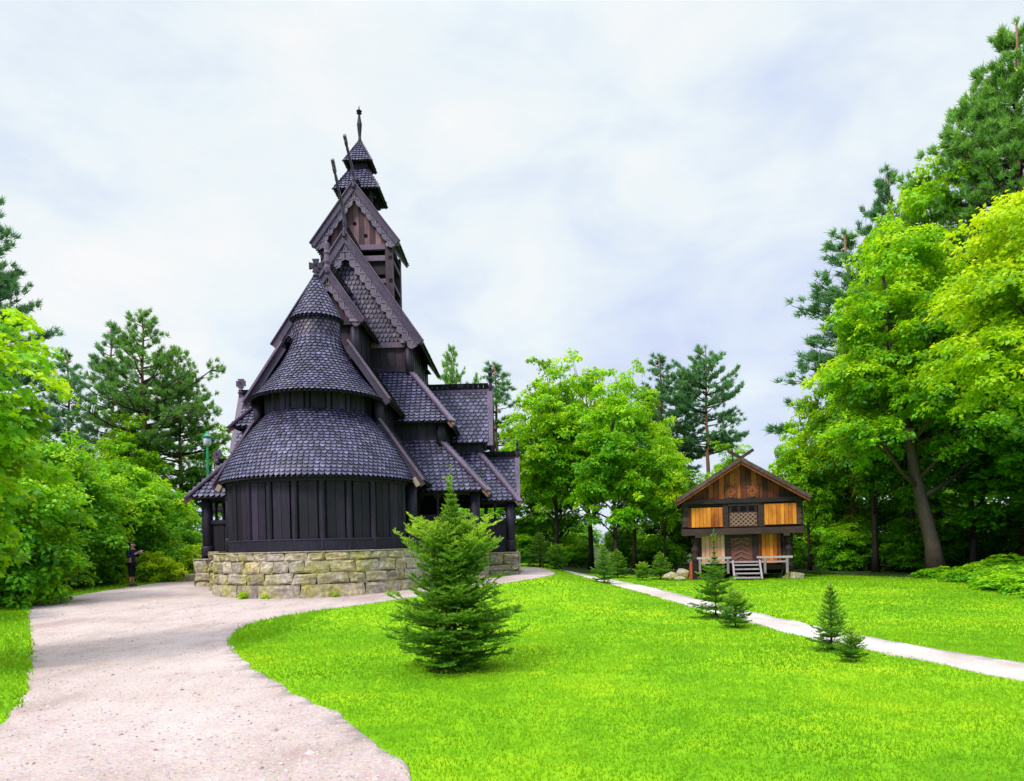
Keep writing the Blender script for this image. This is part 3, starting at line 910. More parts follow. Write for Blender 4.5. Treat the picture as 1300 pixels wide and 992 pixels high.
MB().box((0, 4.53, 9.78), (4.9, .14, .22), tint=.7).build('tie_beam', M['board'], o)
MB().box((0, 4.54, 8.78), (4.6, .1, .2), tint=.6).build('sill_beam', M['tar'], o)
mb = MB(); planks_line(mb, (2.42, 10.0), (-2.42, 10.0), 8.3, 14.0 - 4, .3); mb.build('nave_wall', M['tar'], church)
mb = MB(); planks_line(mb, (-3.78, 3.2), (3.78, 3.2), 5.3, 6.9, .3); mb.build('aisle_wall', M['tar'], church)
mb = MB(); planks_line(mb, (3.78, 11.4), (-3.78, 11.4), 5.3, 6.9, .3); mb.build('aisle_wall', M['tar'], church)
gable_roof('nave_roof', 2.96, 9.80, 14.12, 4.15, 10.45, .205, .175, .22, .40)
gable_wall('gable_wall', 2.62, 9.88, 13.6, 4.52, 'shingle')
gable_wall('gable_wall', 2.62, 9.88, 13.6, 9.95, 'plank')
for sx in (-1, 1):
    MB().bar((sx * 2.1, 4.40, 9.88), (sx * 2.98, 4.40, 9.84), .22, .14, (0, 0, 1), .8).build('carved_corbel', M['trim'], church)
    MB().bar((sx * .75, 1.52, 9.86), (sx * 1.2, 1.52, 9.84), .16, .1, (0, 0, 1), .8).build('carved_corbel', M['trim'], church)
hip_skirt('aisle_roof', (-2.45, 4.6, 2.45, 10.0), (-4.2, 2.78, 4.2, 11.8), 8.66, 6.35)
hip_skirt('gallery_roof', (-3.82, 3.15, 3.82, 11.45), (-5.52, 1.95, 5.52, 13.0), 5.58, 3.65)

# gallery walls (panels below, open arcade above)
def arcade(name, a, b, z0, zp, zt, bays, nrm):
    mb = MB(); planks_line(mb, a, b, z0, zp, .28, .06, nrm); o = mb.build(name, M['tar'], church)
    A, B = V(*a, 0), V(*b, 0); r = (B - A).normalized(); ln = (B - A).length
    n = V(*nrm, 0)
    MB().bar(A + V(0, 0, zp + .05), B + V(0, 0, zp + .05), .16, .14).build('rail', M['tar'], o); MB().bar(A + V(0, 0, z0 + .12), B + V(0, 0, z0 + .12), .17, .26).build('sill_beam', M['tar'], o)
    m = MB(); m.bar(A + V(0, 0, zt + .04), B + V(0, 0, zt + .04), .16, .2); m.build('wall_plate', M['tar'], o)
    bw = ln / bays
    for i in range(bays):
        if i:
            c = A + r * (i * bw)
            MB().lathe([(.05, zp + .1), (.05, zp + .25), (.075, zp + .28), (.05, zp + .31), (.045, zt - .2), (.08, zt - .06)], (c.x, c.y, 0), 10, .6).build('colonette', M['tar'], o)
        # arch spandrel
        s0 = A + r * (i * bw); pts = []
        k = 10
        for j in range(k + 1):
            t = math.pi * j / k
            pts.append(s0 + r * (bw / 2 - math.cos(t) * (bw / 2 - .07)) + V(0, 0, zt - .26 + .24 * math.sin(t)))
        poly = [s0 + r * .0 + V(0, 0, zt), s0 + V(0, 0, zt - .26)] + pts + [s0 + r * bw + V(0, 0, zt - .26), s0 + r * bw + V(0, 0, zt)]
        m = MB(); sp = poly
        for j in range(len(pts) - 1):
            q0, q1 = pts[j], pts[j + 1]
            t0 = V(q0.x, q0.y, zt); t1 = V(q1.x, q1.y, zt)
            m.hexa([q0 - n * .03, q1 - n * .03, q1 + n * .03, q0 + n * .03, t0 - n * .03, t1 - n * .03, t1 + n * .03, t0 + n * .03], .5)
        m.build('arch_board', M['tar'], o)
    return o
arcade('gallery_wall', (2.98, 2.5), (4.95, 2.5), 1.42, 2.72, 3.62, 3, (0, -1))
arcade('gallery_wall', (-4.95, 2.5), (-2.98, 2.5), 1.42, 2.72, 3.62, 3, (0, -1))
arcade('gallery_wall', (5.02, 2.6), (5.02, 5.4), 1.42, 2.72, 3.62, 4, (1, 0))
arcade('gallery_wall', (-5.02, 5.4), (-5.02, 2.6), 1.42, 2.72, 3.62, 4, (-1, 0))
arcade('gallery_wall', (5.02, 9.2), (5.02, 12.2), 1.42, 2.72, 3.62, 4, (1, 0))
MB().box((0, 7.3, 1.40), (10.4, 10.2, .06)).build('gallery_floor', M['dark'], church)

# porches on both sides
for sx in (-1, 1):
    mb = MB()
    for yy in (6.14, 8.46):
        n_ = (0, -1, .6) if yy < 7 else (0, 1, .6)
        shingle_plane(mb, (sx * 3.4, yy, 5.98), (sx * 5.44, yy, 5.98), (sx * 2.5, 7.3, 8.40), (sx * 5.44, 7.3, 8.40), .22, .19, .09, n_)
    o = mb.build('porch_roof', M['shingle'], church)
    MB().bar((sx * 2.5, 7.3, 8.43), (sx * 5.46, 7.3, 8.43), .16, .12, tint=.6).build('ridge_beam', M['board'], o)
    for yy in (6.12, 8.48):
        MB().bar((sx * 5.5, yy, 5.86), (sx * 5.5, 7.3, 8.52), .07, .24, (1, 0, 0), .6).build('bargeboard', M['board'], o)
    # pierced ridge cresting
    m = MB()
    m.bar((sx * 2.6, 7.3, 8.52), (sx * 5.4, 7.3, 8.52), .05, .05); m.bar((sx * 2.6, 7.3, 8.75), (sx * 5.4, 7.3, 8.75), .05, .06)
    for i in range(12):
        x = sx * (2.75 + i * .235)
        m.tube([(x + .085 * math.cos(t * math.pi / 5), 7.3, 8.635 + .085 * math.sin(t * math.pi / 5)) for t in range(11)], [.024] * 11, 5)
    m.build('ridge_cresting', M['tar'], o)
    if sx > 0:
        MB().lathe([(.10, 6.0), (.10, 8.6), (.06, 8.8), (.11, 8.95), (.06, 9.05), (.10, 9.2), (.05, 9.3), (.08, 9.42), (.01, 9.58)], (5.52, 7.3, 0), 8, .55).build('gable_finial', M['tar'], o)
    else:
        MB().bar((-5.52, 7.3, 6.2), (-5.52, 7.3, 8.75), .17, .17, tint=.55).build('gable_finial', M['board'], o)
        cross_finial('gable_cross', -5.52, 7.3, 8.6, .66, 'x', 1.3, o)
    m = MB(); m.poly_prism([(sx * 5.2, 6.45, 5.9), (sx * 5.2, 8.15, 5.9), (sx * 5.2, 7.3, 7.9)], (sx * .06, 0, 0)); m.build('gable_wall', M['tar'], church)
    m = MB(); planks_line(m, (sx * 3.7, 6.5) if sx > 0 else (sx * 5.2, 6.5), (sx * 5.2, 6.5) if sx > 0 else (sx * 3.7, 6.5), 5.0, 6.5, .25, .06, (0, -1)); m.build('porch_wall', M['tar'], church)
    m = MB(); m.box((sx * 4.4, 7.35, 5.6), (1.4, 1.5, 1.2)); m.build('light_block_core', M['dark'], church)  # added dark box that keeps daylight out of the porch
    # lean-to around the porch
    mb = MB()
    ex, ez, ey = (6.64, 3.42, 5.0) if sx > 0 else (6.2, 3.75, 5.6)
    shingle_plane(mb, (sx * 4.0, ey, ez), (sx * ex, ey, ez), (sx * 3.6, 6.48, 5.52), (sx * 5.06, 6.48, 5.52), .22, .19, .09, (0, -1, 1))
    shingle_plane(mb, (sx * 4.0, 9.6, ez), (sx * ex, 9.6, ez), (sx * 3.6, 8.12, 5.52), (sx * 5.06, 8.12, 5.52), .22, .19, .09, (0, 1, 1))
    shingle_plane(mb, (sx * ex, ey, ez), (sx * ex, 9.6, ez), (sx * 5.06, 6.48, 5.52), (sx * 5.06, 8.12, 5.52), .22, .19, .09, (sx, 0, 1))
    o = mb.build('porch_roof', M['shingle'], church)
    if sx > 0:
        MB().bar((sx * 5.06, 6.46, 5.58), (sx * 6.72, 4.93, 3.40), .28, .07, (sx * .45, -.45, 1), .7).build('hip_board', M['board'], o)
        MB().bar((sx * 5.06, 6.44, 5.40), (sx * 6.70, 4.9, 3.26), .09, .14, (sx * .45, -.45, 1), .5).build('hip_rafter', M['timber_end'], o)
    # little portal gable
    mb = MB()
    for yy in (6.3, 8.3):
        shingle_plane(mb, (sx * 5.2, yy, 3.75), (sx * 6.56, yy, 3.75), (sx * 5.0, 7.3, 5.40), (sx * 6.56, 7.3, 5.40), .22, .19, .08, (0, -1 if yy < 7 else 1, .6))
    o = mb.build('porch_roof', M['shingle'], church)
    m = MB(); m.bar((sx * 5.1, 7.3, 5.45), (sx * 6.58, 7.3, 5.45), .13, .1)
    m.bar((sx * 5.2, 7.3, 5.72), (sx * 6.5, 7.3, 5.72), .045, .05)
    for i in range(6):
        x = sx * (5.3 + i * .22)
        m.tube([(x + .08 * math.cos(t * math.pi / 5), 7.3, 5.60 + .08 * math.sin(t * math.pi / 5)) for t in range(11)], [.022] * 11, 5)
    m.build('ridge_cresting', M['tar'], o)
    for yy in (6.28, 8.32):
        MB().bar((sx * 6.62, yy, 3.65), (sx * 6.62, 7.3, 5.5), .07, .2, (1, 0, 0), .6).build('bargeboard', M['board'], o)
    if sx > 0:
        MB().lathe([(.08, 3.9), (.08, 5.6), (.05, 5.75), (.09, 5.85), (.04, 5.95), (.07, 6.08), (.01, 6.26)], (6.64, 7.3, 0), 8, .5).build('gable_finial', M['tar'], o)
    else:
        MB().bar((-6.64, 7.3, 3.9), (-6.64, 7.3, 5.7), .12, .12).build('gable_finial', M['tar'], o)
        cross_finial('gable_cross', -6.64, 7.3, 5.55, .58, 'x', 1.25, o)
    post(sx * 6.27, 5.4, 1.38, 3.55, .17); post(sx * 6.27, 9.2, 1.38, 3.55, .17)
    arcade('gallery_wall', (5.1, 5.4) if sx > 0 else (-6.2, 5.4), (6.2, 5.4) if sx > 0 else (-5.1, 5.4), 1.36, 2.62, 3.42, 2, (0, -1))
    MB().box((sx * 5.7, 7.3, 1.33), (1.6, 4.2, .06)).build('gallery_floor', M['dark'], church)

# belfry
bel = MB()
bel.box((0, 7.3, 13.58), (2.6, 2.0, .52), tint=.2)
bel = bel.build('belfry', M['tar'], church)
for x in (-1.38, 1.38):
    for y in (6.3, 8.3):
        MB().box((x, y, 13.2), (.30, .30, 3.0), tint=.6).build('belfry_post', M['tar_red'], bel)
for y in (6.24, 8.36):
    for z, hh, nm in ((14.45, .22, 'beam'), (13.97, .22, 'beam'), (13.0, .18, 'beam')):
        MB().box((0, y, z), (3.05, .16, hh), tint=.75).build('beam', M['board'], bel)
for x in (-1.44, 1.44):
    for z in (14.45, 13.97, 13.0):
        MB().box((x, 7.3, z - .01), (.16, 2.3, .18), tint=.5).build('beam', M['tar'], bel)
MB().box((0, 7.3, 14.5), (2.7, 2.1, .08), tint=.1).build('belfry_ceiling', M['dark'], bel)
for sx in (-1, 1):
    MB().bar((sx * 1.3, 6.1, 14.46), (sx * 1.86, 6.1, 14.56), .2, .14, (0, 0, 1), .9).build('carved_corbel', M['trim'], bel)
gable_roof('belfry_roof', 1.83, 14.55, 16.98, 5.95, 8.75, .21, .18, .17, .30)
gable_wall('gable_wall', 1.52, 14.55, 16.6, 6.25, 'plank', True)
gable_wall('gable_wall', 1.52, 14.55, 16.6, 8.35, 'plank')

# ridge turret and spire
tur = MB()
tur.box((0, 7.4, 16.6), (.95, .95, 1.1), tint=.4)
tur = tur.build('ridge_turret', M['tar'], church)
for x in (-.55, .55):
    for y in (6.85, 7.95):
        MB().box((x, y, 16.7), (.13, .13, .9), tint=.6).build('turret_post', M['tar_red'], tur)
for y in (6.85, 7.95):
    MB().box((0, y, 16.9), (1.5, .09, .10), tint=.6).build('beam', M['tar'], tur)
def pyramid(name, c, h0, z0, h1, z1, w, e):
    mb = MB()
    for dx, dy in ((0, -1), (1, 0), (0, 1), (-1, 0)):
        n = V(dx, dy, .6); r = V(-dy, dx, 0)
        cc = V(c[0], c[1], 0); d = V(dx, dy, 0)
        shingle_plane(mb, cc + d * h0 - r * h0 + V(0, 0, z0), cc + d * h0 + r * h0 + V(0, 0, z0), cc + d * h1 - r * h1 + V(0, 0, z1), cc + d * h1 + r * h1 + V(0, 0, z1), w, e, .05, n)
    o = mb.build(name, M['shingle'], tur)
    for sx in (-1, 1):
        MB().bar((c[0] + sx * h1, c[1] - h1, z1 + .03), (c[0] + sx * (h0 + .03), c[1] - h0 - .03, z0 + .0), .09, .06, (sx, -1, 1.2), .6).build('hip_board', M['board'], o)
    return o
pyramid('turret_roof', (0, 7.4), .98, 17.08, .45, 18.05, .17, .15)
MB().box((0, 7.4, 18.2), (.74, .74, 1.0), tint=.4).build('turret_drum', M['tar'], tur)
pyramid('turret_roof', (0, 7.4), .60, 18.48, .06, 19.55, .14, .13)
MB().lathe([(.10, 19.35), (.09, 19.6), (.06, 19.85), (.10, 20.25), (.115, 20.4), (.08, 20.6), (.05, 20.8), (.05, 20.86), (.12, 20.9), (.05, 20.95), (.13, 21.0), (.04, 21.06), (.008, 21.25)], (0, 7.4, 0), 10, .5).build('spire', M['tar'], tur)

# dragon heads on the gable peaks
def dragon(y, z, h, fw):
    mb = MB()
    pts, rad = [], []
    for i in range(12):
        t = i / 11
        pts.append((.0 + .03 * math.sin(t * 5), y - fw * (.12 * t + .88 * t * t) + .12 * math.sin(t * math.pi) , z + h * t * .92))
        rad.append(.14 - .055 * t + .016 * math.sin(t * 30))
    mb.tube(pts, rad, 8, .55, sx=.6)
    tip = V(pts[-1])
    # upper and lower jaw, ear, tongue
    mb.bar(tip + V(0, .05, -.02), tip + V(0, -.30, h * .13), .11, .15, (0, 0, 1), .6)
    mb.bar(tip + V(0, .0, -.10), tip + V(0, -.26, -.02), .06, .06, (0, 0, 1), .6)
    mb.bar(tip + V(0, .04, .0), tip + V(0, .10, .2), .05, .07, (0, 1, 0), .5)
    mb.bar(tip + V(0, -.05, -.05), tip + V(0, -.30, .07), .025, .02, (0, 0, 1), .8)
    # small comb along the neck
    for i in range(2, 10):
        p = V(pts[i]); mb.bar(p + V(0, rad[i] * .8, 0), p + V(0, rad[i] * .8 + .07, .06), .03, .05, (0, 0, 1), .5)
    return mb.build('dragon_head', M['board'], church, False)
dragon(4.12, 14.0, 2.2, 1.15)
dragon(5.92, 16.85, 1.45, .95)

MB().box((-7.35, 6.2, .52), (.55, .5, .42), .1).build('stone_step', M['stone'], church, bevel=.04)

# ------------------------------------------------------------------ storehouse
sh = thing('storehouse', 'old two storey log storehouse with orange boarded panels and crossed gable boards', 'storehouse', (10.15, 31.4, -.16), R(-14))
M['log'] = mat_wood('aged_logs', (.012, .008, .010), (.052, .027, .025), (.14, .075, .06), stretch=(1, 6, 6), scale=3)
M['orange'] = mat_wood('golden_boards', (.11, .024, .005), (.50, .135, .010), (.80, .30, .03), stretch=(7, 7, .5), scale=3, patch=.85)
M['pale_board'] = mat_wood('pale_boards', (.36, .14, .06), (.70, .36, .20), (.85, .56, .38), stretch=(7, 7, .5), scale=3)
M['red_board'] = mat_wood('red_brown_boards', (.04, .011, .008), (.19, .042, .014), (.50, .13, .024), stretch=(7, 7, .5), scale=3, patch=.8)
M['grey_board'] = mat_wood('weathered_grey_boards', (.10, .08, .08), (.24, .195, .20), (.44, .38, .38), stretch=(2, 2, 2), scale=4)
M['roof_wood'] = mat_wood('brown_roof_boards', (.05, .032, .028), (.16, .105, .09), (.36, .27, .25), stretch=(3, 3, 3), scale=4)
M['carve'] = mat_wood('carved_door', (.05, .018, .013), (.20, .075, .045), (.40, .18, .10), stretch=(5, 5, 5), scale=4)
def log_walls(name, hw, y0, y1, z0, z1, ext, r=.12):
    mb = MB()
    n = int(round((z1 - z0) / (2 * r * .92)))
    st = (z1 - z0) / n
    for i in range(n):
        z = z0 + (i + .5) * st
        for y in (y0, y1):
            zz = z
            mb.tube([(-hw - ext, y, zz), (-hw + .15, y, zz), (hw - .15, y, zz), (hw + ext, y, zz)], [r * 1.12, r, r, r * 1.12], 10, random.gauss(.45, .12))
        for x in (-hw, hw):
            zz = z + st * .5 if i < n - 1 else z + st * .3
            mb.tube([(x, y0 - ext, zz), (x, y0 + .15, zz), (x, y1 - .15, zz), (x, y1 + ext, zz)], [r * 1.12, r, r, r * 1.12], 10, random.gauss(.45, .12))
    mb.box((0, (y0 + y1) / 2, (z0 + z1) / 2), (2 * hw - .1, y1 - y0 - .1, z1 - z0 - .04), tint=.1)
    return mb.build(name, M['log'], sh, False)
low = log_walls('lower_log_wall', 1.84, .25, 4.2, .45, 2.0, .20, .115)
upw = log_walls('upper_log_wall', 2.36, -.25, 4.6, 2.28, 3.45, .17, .12)
for y in (-.35, 4.6):
    MB().box((0, y, 2.15), (5.1, .34, .28), tint=.45).build('jetty_beam', M['log'], upw)
for x in (-2.36, 2.36, -1.84, 1.84):
    MB().box((x, 2.1, 2.1 if abs(x) > 2 else 2.0), (.26, 5.3, .2), tint=.4).build('jetty_beam', M['log'], upw)
def boards(name, x0, x1, z0, z1, y, mat, parent, w=.17):
    mb = MB(); m = max(1, int(round((x1 - x0) / w))); ww = (x1 - x0) / m
    for j in range(m):
        mb.box((x0 + (j + .5) * ww, y - .01 * (j % 2), (z0 + z1) / 2), (ww - .012, .05, z1 - z0), 0, random.gauss(.52, .2))
    return mb.build(name, M[mat], parent)
YU, YL = -.43, .08
boards('board_panel', -2.28, -.78, 2.36, 3.22, YU, 'orange', upw); boards('board_panel', .95, 2.26, 2.40, 3.30, YU, 'orange', upw)
boards('board_panel', -1.70, -.70, .72, 2.0, YL, 'pale_board', low)['label'] = 'pale greyish board panel left of the lower door'
boards('board_panel', .70, 1.66, .72, 2.0, YL, 'orange', low)
# upper door with carved lattice and three arched openings above
fr = MB()
for x in (-.66, .82): fr.box((x, YU, 2.84), (.24, .1, 1.04), tint=.35)
fr.box((.08, YU, 3.31), (1.72, .1, .12), tint=.35)
fr = fr.build('door_frame', M['log'], upw)
d = MB(); d.box((.08, YU + .02, 2.66), (1.16, .06, .64), tint=.35)
d = d.build('upper_door', M['carve'], upw)
lt = MB()
for i in range(-3, 4):
    for s in (-1, 1):
        cx = .08 + i * .2
        p0 = V(cx - .3 * s, YU - .02, 2.38); p1 = V(cx + .3 * s, YU - .02, 2.94)
        def clip(p, q):
            t0, t1 = 0, 1
            dx = q.x - p.x
            lo, hi = (-.46 - p.x) / dx, (.62 - p.x) / dx
            if lo > hi: lo, hi = hi, lo
            return p.lerp(q, max(0, lo)), p.lerp(q, min(1, hi)), min(1, hi) - max(0, lo)
        a_, b_, k_ = clip(p0, p1)
        if k_ > .1: lt.bar(a_, b_, .03, .05, (0, -1, 0), .8)
lt.build('carved_lattice', M['timber_end'], d)
op = MB(); op.box((.08, YU + .015, 3.12), (1.16, .06, .30), tint=.2); op = op.build('arched_panel', M['log'], upw)
for i in range(3):
    x = -.27 + i * .35
    h = MB(); h.poly_prism([(x - .13, YU - .03, 3.02), (x + .13, YU - .03, 3.02)] + [(x + .13 * math.cos(t * math.pi / 8), YU - .03, 3.13 + .11 * math.sin(t * math.pi / 8)) for t in range(9)], (0, .05, 0))
    h.build('arched_opening', M['dark'], op)
# lower door
fr = MB()
for x in (-.58, .58): fr.box((x, YL - .02, 1.42), (.22, .14, 1.24), tint=.35)
fr.box((0, YL - .02, 1.94), (1.3, .14, .16), tint=.35); fr.build('door_frame', M['log'], low)
d = MB(); d.box((0, YL + .03, 1.3), (.94, .06, 1.12), tint=.45); d = d.build('lower_door', M['carve'], low)
lt = MB()
for i in range(5):
    z = .9 + i * .22
    lt.bar((-.3, YL - .02, z), (0, YL - .02, z + .16), .03, .05, (0, -1, 0), .7); lt.bar((.3, YL - .02, z), (0, YL - .02, z + .16), .03, .05, (0, -1, 0), .7)
lt.build('carved_lattice', M['timber_end'], d)
# turned corner posts of the lower storey
for x in (-1.98, 1.98):
    MB().lathe([(.10, .42), (.19, .5), (.2, .62), (.10, .74), (.14, .82), (.19, 1.0), (.12, 1.14), (.17, 1.26), (.19, 1.42), (.11, 1.56), (.16, 1.68), (.19, 1.82), (.13, 2.0)], (x, -.05, 0), 12, .35).build('carved_post', M['log'], low, True)
# feet and stones
for x in (-1.9, -.2, 1.9):
    for y in (0.1, 4.2):
        f_ = MB().lathe([(.26, .12), (.2, .22), (.13, .42), (.3, .46), (.3, .52)], (x, y, 0), 10, .4).build('stilt', M['log'], low)
        MB().box((x, y, .06), (.6, .6, .2), .3).build('footing_stone', M['stone'], f_, bevel=.05)
MB().box((0, -.1, .55), (4.1, .5, .2), tint=.3).build('floor_beam', M['log'], low)
MB().box((0, 2.2, .4), (3.4, 3.6, .3), tint=.1).build('under_floor', M['dark'], low)
# platform, bench rail and steps
pf = MB(); pf.box((0, -.42, .80), (3.7, .62, .06), tint=.75); pf = pf.build('platform', M['grey_board'], sh)
for x in (-1.2, 1.3): MB().box((x, -.74, 1.0), (1.45, .05, .09), tint=.85).build('rail', M['grey_board'], pf)
for x in (-1.8, -.62, .9, 1.8): MB().box((x, -.72, .68), (.1, .08, .74), tint=.5).build('rail_post', M['grey_board'], pf)
for i in range(4):
    MB().box((.12, -.92 - i * .22, .68 - i * .17), (1.0, .26, .05), tint=.8).build('step', M['grey_board'], pf)
for x in (-.42, .68): MB().bar((x, -.75, .82), (x, -1.72, .05), .07, .2, (0, 0, 1), .7).build('stringer', M['grey_board'], pf)
MB().bar((1.9, -.5, .2), (2.35, -.3, .12), .7, .3, (0, 0, 1), .75).build('stone_slab', M['stone'], sh, bevel=.04)
# roof
zr, ze, hw = 5.14, 3.44, 2.72
rf = MB()
for sx in (-1, 1):
    a = V(sx * hw, 0, ze); b = V(0, 0, zr); n = V(sx * (zr - ze), 0, hw).normalized()
    rf.hexa([V(a.x, -.95, a.z), V(a.x, 5.1, a.z), V(b.x, 5.1, b.z), V(b.x, -.95, b.z)] + [q + n * .11 for q in (V(a.x, -.95, a.z), V(a.x, 5.1, a.z), V(b.x, 5.1, b.z), V(b.x, -.95, b.z))], .5)
rf = rf.build('roof', M['roof_wood'], sh)
for sx in (-1, 1):
    a = V(sx * (hw + .04), -1.0, ze - .02); b = V(0, -1.0, zr - .0)
    MB().bar(a + V(0, 0, .10), b + V(0, 0, .10), .07, .16, (0, 0, 1), .3).build('bargeboard', M['roof_wood'], rf)
    MB().bar(a + V(0, .05, -.05), b + V(0, .05, -.05), .06, .12, (0, 0, 1), .5).build('verge_board', M['red_board'], rf)
    MB().bar(V(sx * 2.7, -.85, 3.52), V(sx * 2.7, 5.0, 3.52), .16, .16, tint=.3).build('purlin', M['log'], rf)
    MB().bar(V(sx * 1.3, -.85, 4.32), V(sx * 1.3, 0, 4.32), .16, .16, tint=.3).build('purlin', M['log'], rf)
    d_ = V(-sx * .62, 0, .40)
    MB().bar((sx * .25, -.98, zr - .02), V(sx * .25, -.98, zr - .02) + d_ * 1.25, .06, .13, (0, 0, 1), .4).build('crossed_board', M['log'], rf)
MB().bar((-.06, 3.2, zr), (-.1, 3.2, zr + 1.05), .07, .07, tint=.3).build('ridge_pole', M['log'], rf)
# gable
gm = MB(); m_ = 22; ghw = 2.5
for j in range(m_):
    x0, x1 = -ghw + j * 2 * ghw / m_ + .006, -ghw + (j + 1) * 2 * ghw / m_ - .006
    f_ = lambda x: ze + .1 + (zr - ze - .12) * (1 - abs(x) / 2.75)
    pts = [(x0, -.36, 3.5), (x1, -.36, 3.5), (x1, -.36, max(3.52, f_(x1))), (x0, -.36, max(3.52, f_(x0)))]
    gm.poly_prism(pts, (0, .06 - .015 * (j % 2), 0), random.gauss(.5 if abs((x0 + x1) / 2) < 1.4 else .25, .16))
gm.poly_prism([(-2.4, -.27, 3.5), (2.4, -.27, 3.5), (0, -.27, zr - .1)], (0, .06, 0), .1)
gm = gm.build('gable_wall', M['red_board'], sh)
MB().box((0, -.44, 3.48), (5.0, .2, .2), tint=.25).build('gable_beam', M['log'], gm)
for x in (-.42, .50):
    p_ = MB(); p_.box((x, -.41, 3.86), (.5, .05, .52), tint=.35); p_ = p_.build('carved_panel', M['carve'], gm)
    l_ = MB()
    for k_ in (.11, .2):
        c = V(x, -.45, 3.86)
        q = [c + V(k_, 0, 0), c + V(0, 0, k_ * 1.1), c + V(-k_, 0, 0), c + V(0, 0, -k_ * 1.1)]
        for i in range(4): l_.bar(q[i], q[(i + 1) % 4], .03, .035, (0, -1, 0), .85)
    l_.build('carved_lattice', M['red_board'], p_)
# small things beside the storehouse
def rock(name, loc, s, label, group=None):
    bm = bmesh.new(); bmesh.ops.create_icosphere(bm, subdivisions=2, radius=.5)
    ph = [random.uniform(0, 6) for _ in range(3)]
    for v in bm.verts:
        k = 1 + .22 * math.sin(v.co.x * 5 + ph[0]) * math.sin(v.co.y * 5 + ph[1]) + .16 * math.sin(v.co.z * 7 + ph[2]) + random.uniform(-.04, .04)
        v.co = V(v.co.x * s[0] * k, v.co.y * s[1] * k, v.co.z * s[2] * k)
    me = bpy.data.meshes.new(name); bm.to_mesh(me); bm.free(); me.materials.append(M['stone'])
    at = me.attributes.new('tint', 'FLOAT', 'FACE'); at.data.foreach_set('value', np.full(len(me.polygons), .35, np.float32))
    o = link(bpy.data.objects.new(name, me)); o.location = loc
    return tag(o, label, 'rock', group)
for i, (x, y, s, lb) in enumerate(((7.0, 31.3, (.7, .5, .5), 'pale rough rock, leftmost of the heap beside the storehouse'), (7.55, 31.5, (.55, .5, .62), 'pale rough rock in the middle of the heap beside the storehouse'),
                                   (7.3, 31.0, (.45, .4, .3), 'small pale rock lying in front of the rock heap beside the storehouse'))):
    rock('rock', (x, y, -.12 + s[2] * .3), s, lb, 'rock heap beside the storehouse')
bp = thing('marker_post', 'short black and red post standing left of the storehouse', 'post', (7.95, 31.2, -.13))
MB().box((.04, 0, .4), (.2, .16, .85), tint=.2).build('post_body', M['log'], bp)
MB().box((-.11, -.01, .42), (.09, .14, .8), tint=.5).build('red_board', mat_plain('red_paint', (.45, .07, .03)), bp)

# green lamp post behind the hedge
lp = thing('lamp_post', 'slender green lamp post rising behind the left side of the church', 'lamp post', (-16.2, 38, .4))
GM = mat_plain('green_paint', (.02, .33, .16), .45)
MB().lathe([(.11, 0), (.10, 1.2), (.07, 1.3), (.06, 6.7), (.05, 6.9)], (0, 0, 0), 12).build('pole', GM, lp, True)
MB().lathe([(.06, 6.85), (.16, 6.95), (.2, 7.05), (.19, 7.35), (.1, 7.42)], (0, 0, 0), 12).build('lamp_head', mat_plain('lamp_glass', (.55, .6, .62), .2), lp, True)
MB().lathe([(.26, 7.38), (.22, 7.44), (.05, 7.58), (.02, 7.68)], (0, 0, 0), 12).build('lamp_cap', GM, lp, True)

# ------------------------------------------------------------------ foliage generators
def unit(a):
    return a / np.maximum(np.linalg.norm(a, axis=-1, keepdims=True), 1e-9)

def leaf_quads(c, n, d, size, asp=.62, fold=.12):
    """c centres(base), n normals, d tip direction; returns quads"""
    d = unit(d - n * (d * n).sum(1, keepdims=True))
    s = np.cross(n, d)
    L_ = size[:, None]
    b = c
    tip = c + d * L_ - n * L_ * fold
    m = c + d * L_ * .45
    l = m - s * L_ * asp / 2 + n * L_ * fold * .5
    r = m + s * L_ * asp / 2 + n * L_ * fold * .5
    return np.stack([b, r, tip, l], 1).reshape(-1, 3)

def leaf_lobed(c, n, d, size):
    d = unit(d - n * (d * n).sum(1, keepdims=True))
    s = np.cross(n, d)
    out = [(0, 0), (.38, .02), (.26, .22), (.52, .45), (.24, .52), (.16, .72), (0, 1.0), (-.16, .72), (-.24, .52), (-.52, .45), (-.26, .22), (-.38, .02)]
    L_ = size[:, None]
    return np.stack([c + s * (x * L_) + d * (y * L_) - n * (L_ * .18 * (y * y + x * x)) for x, y in out], 1).reshape(-1, 3)

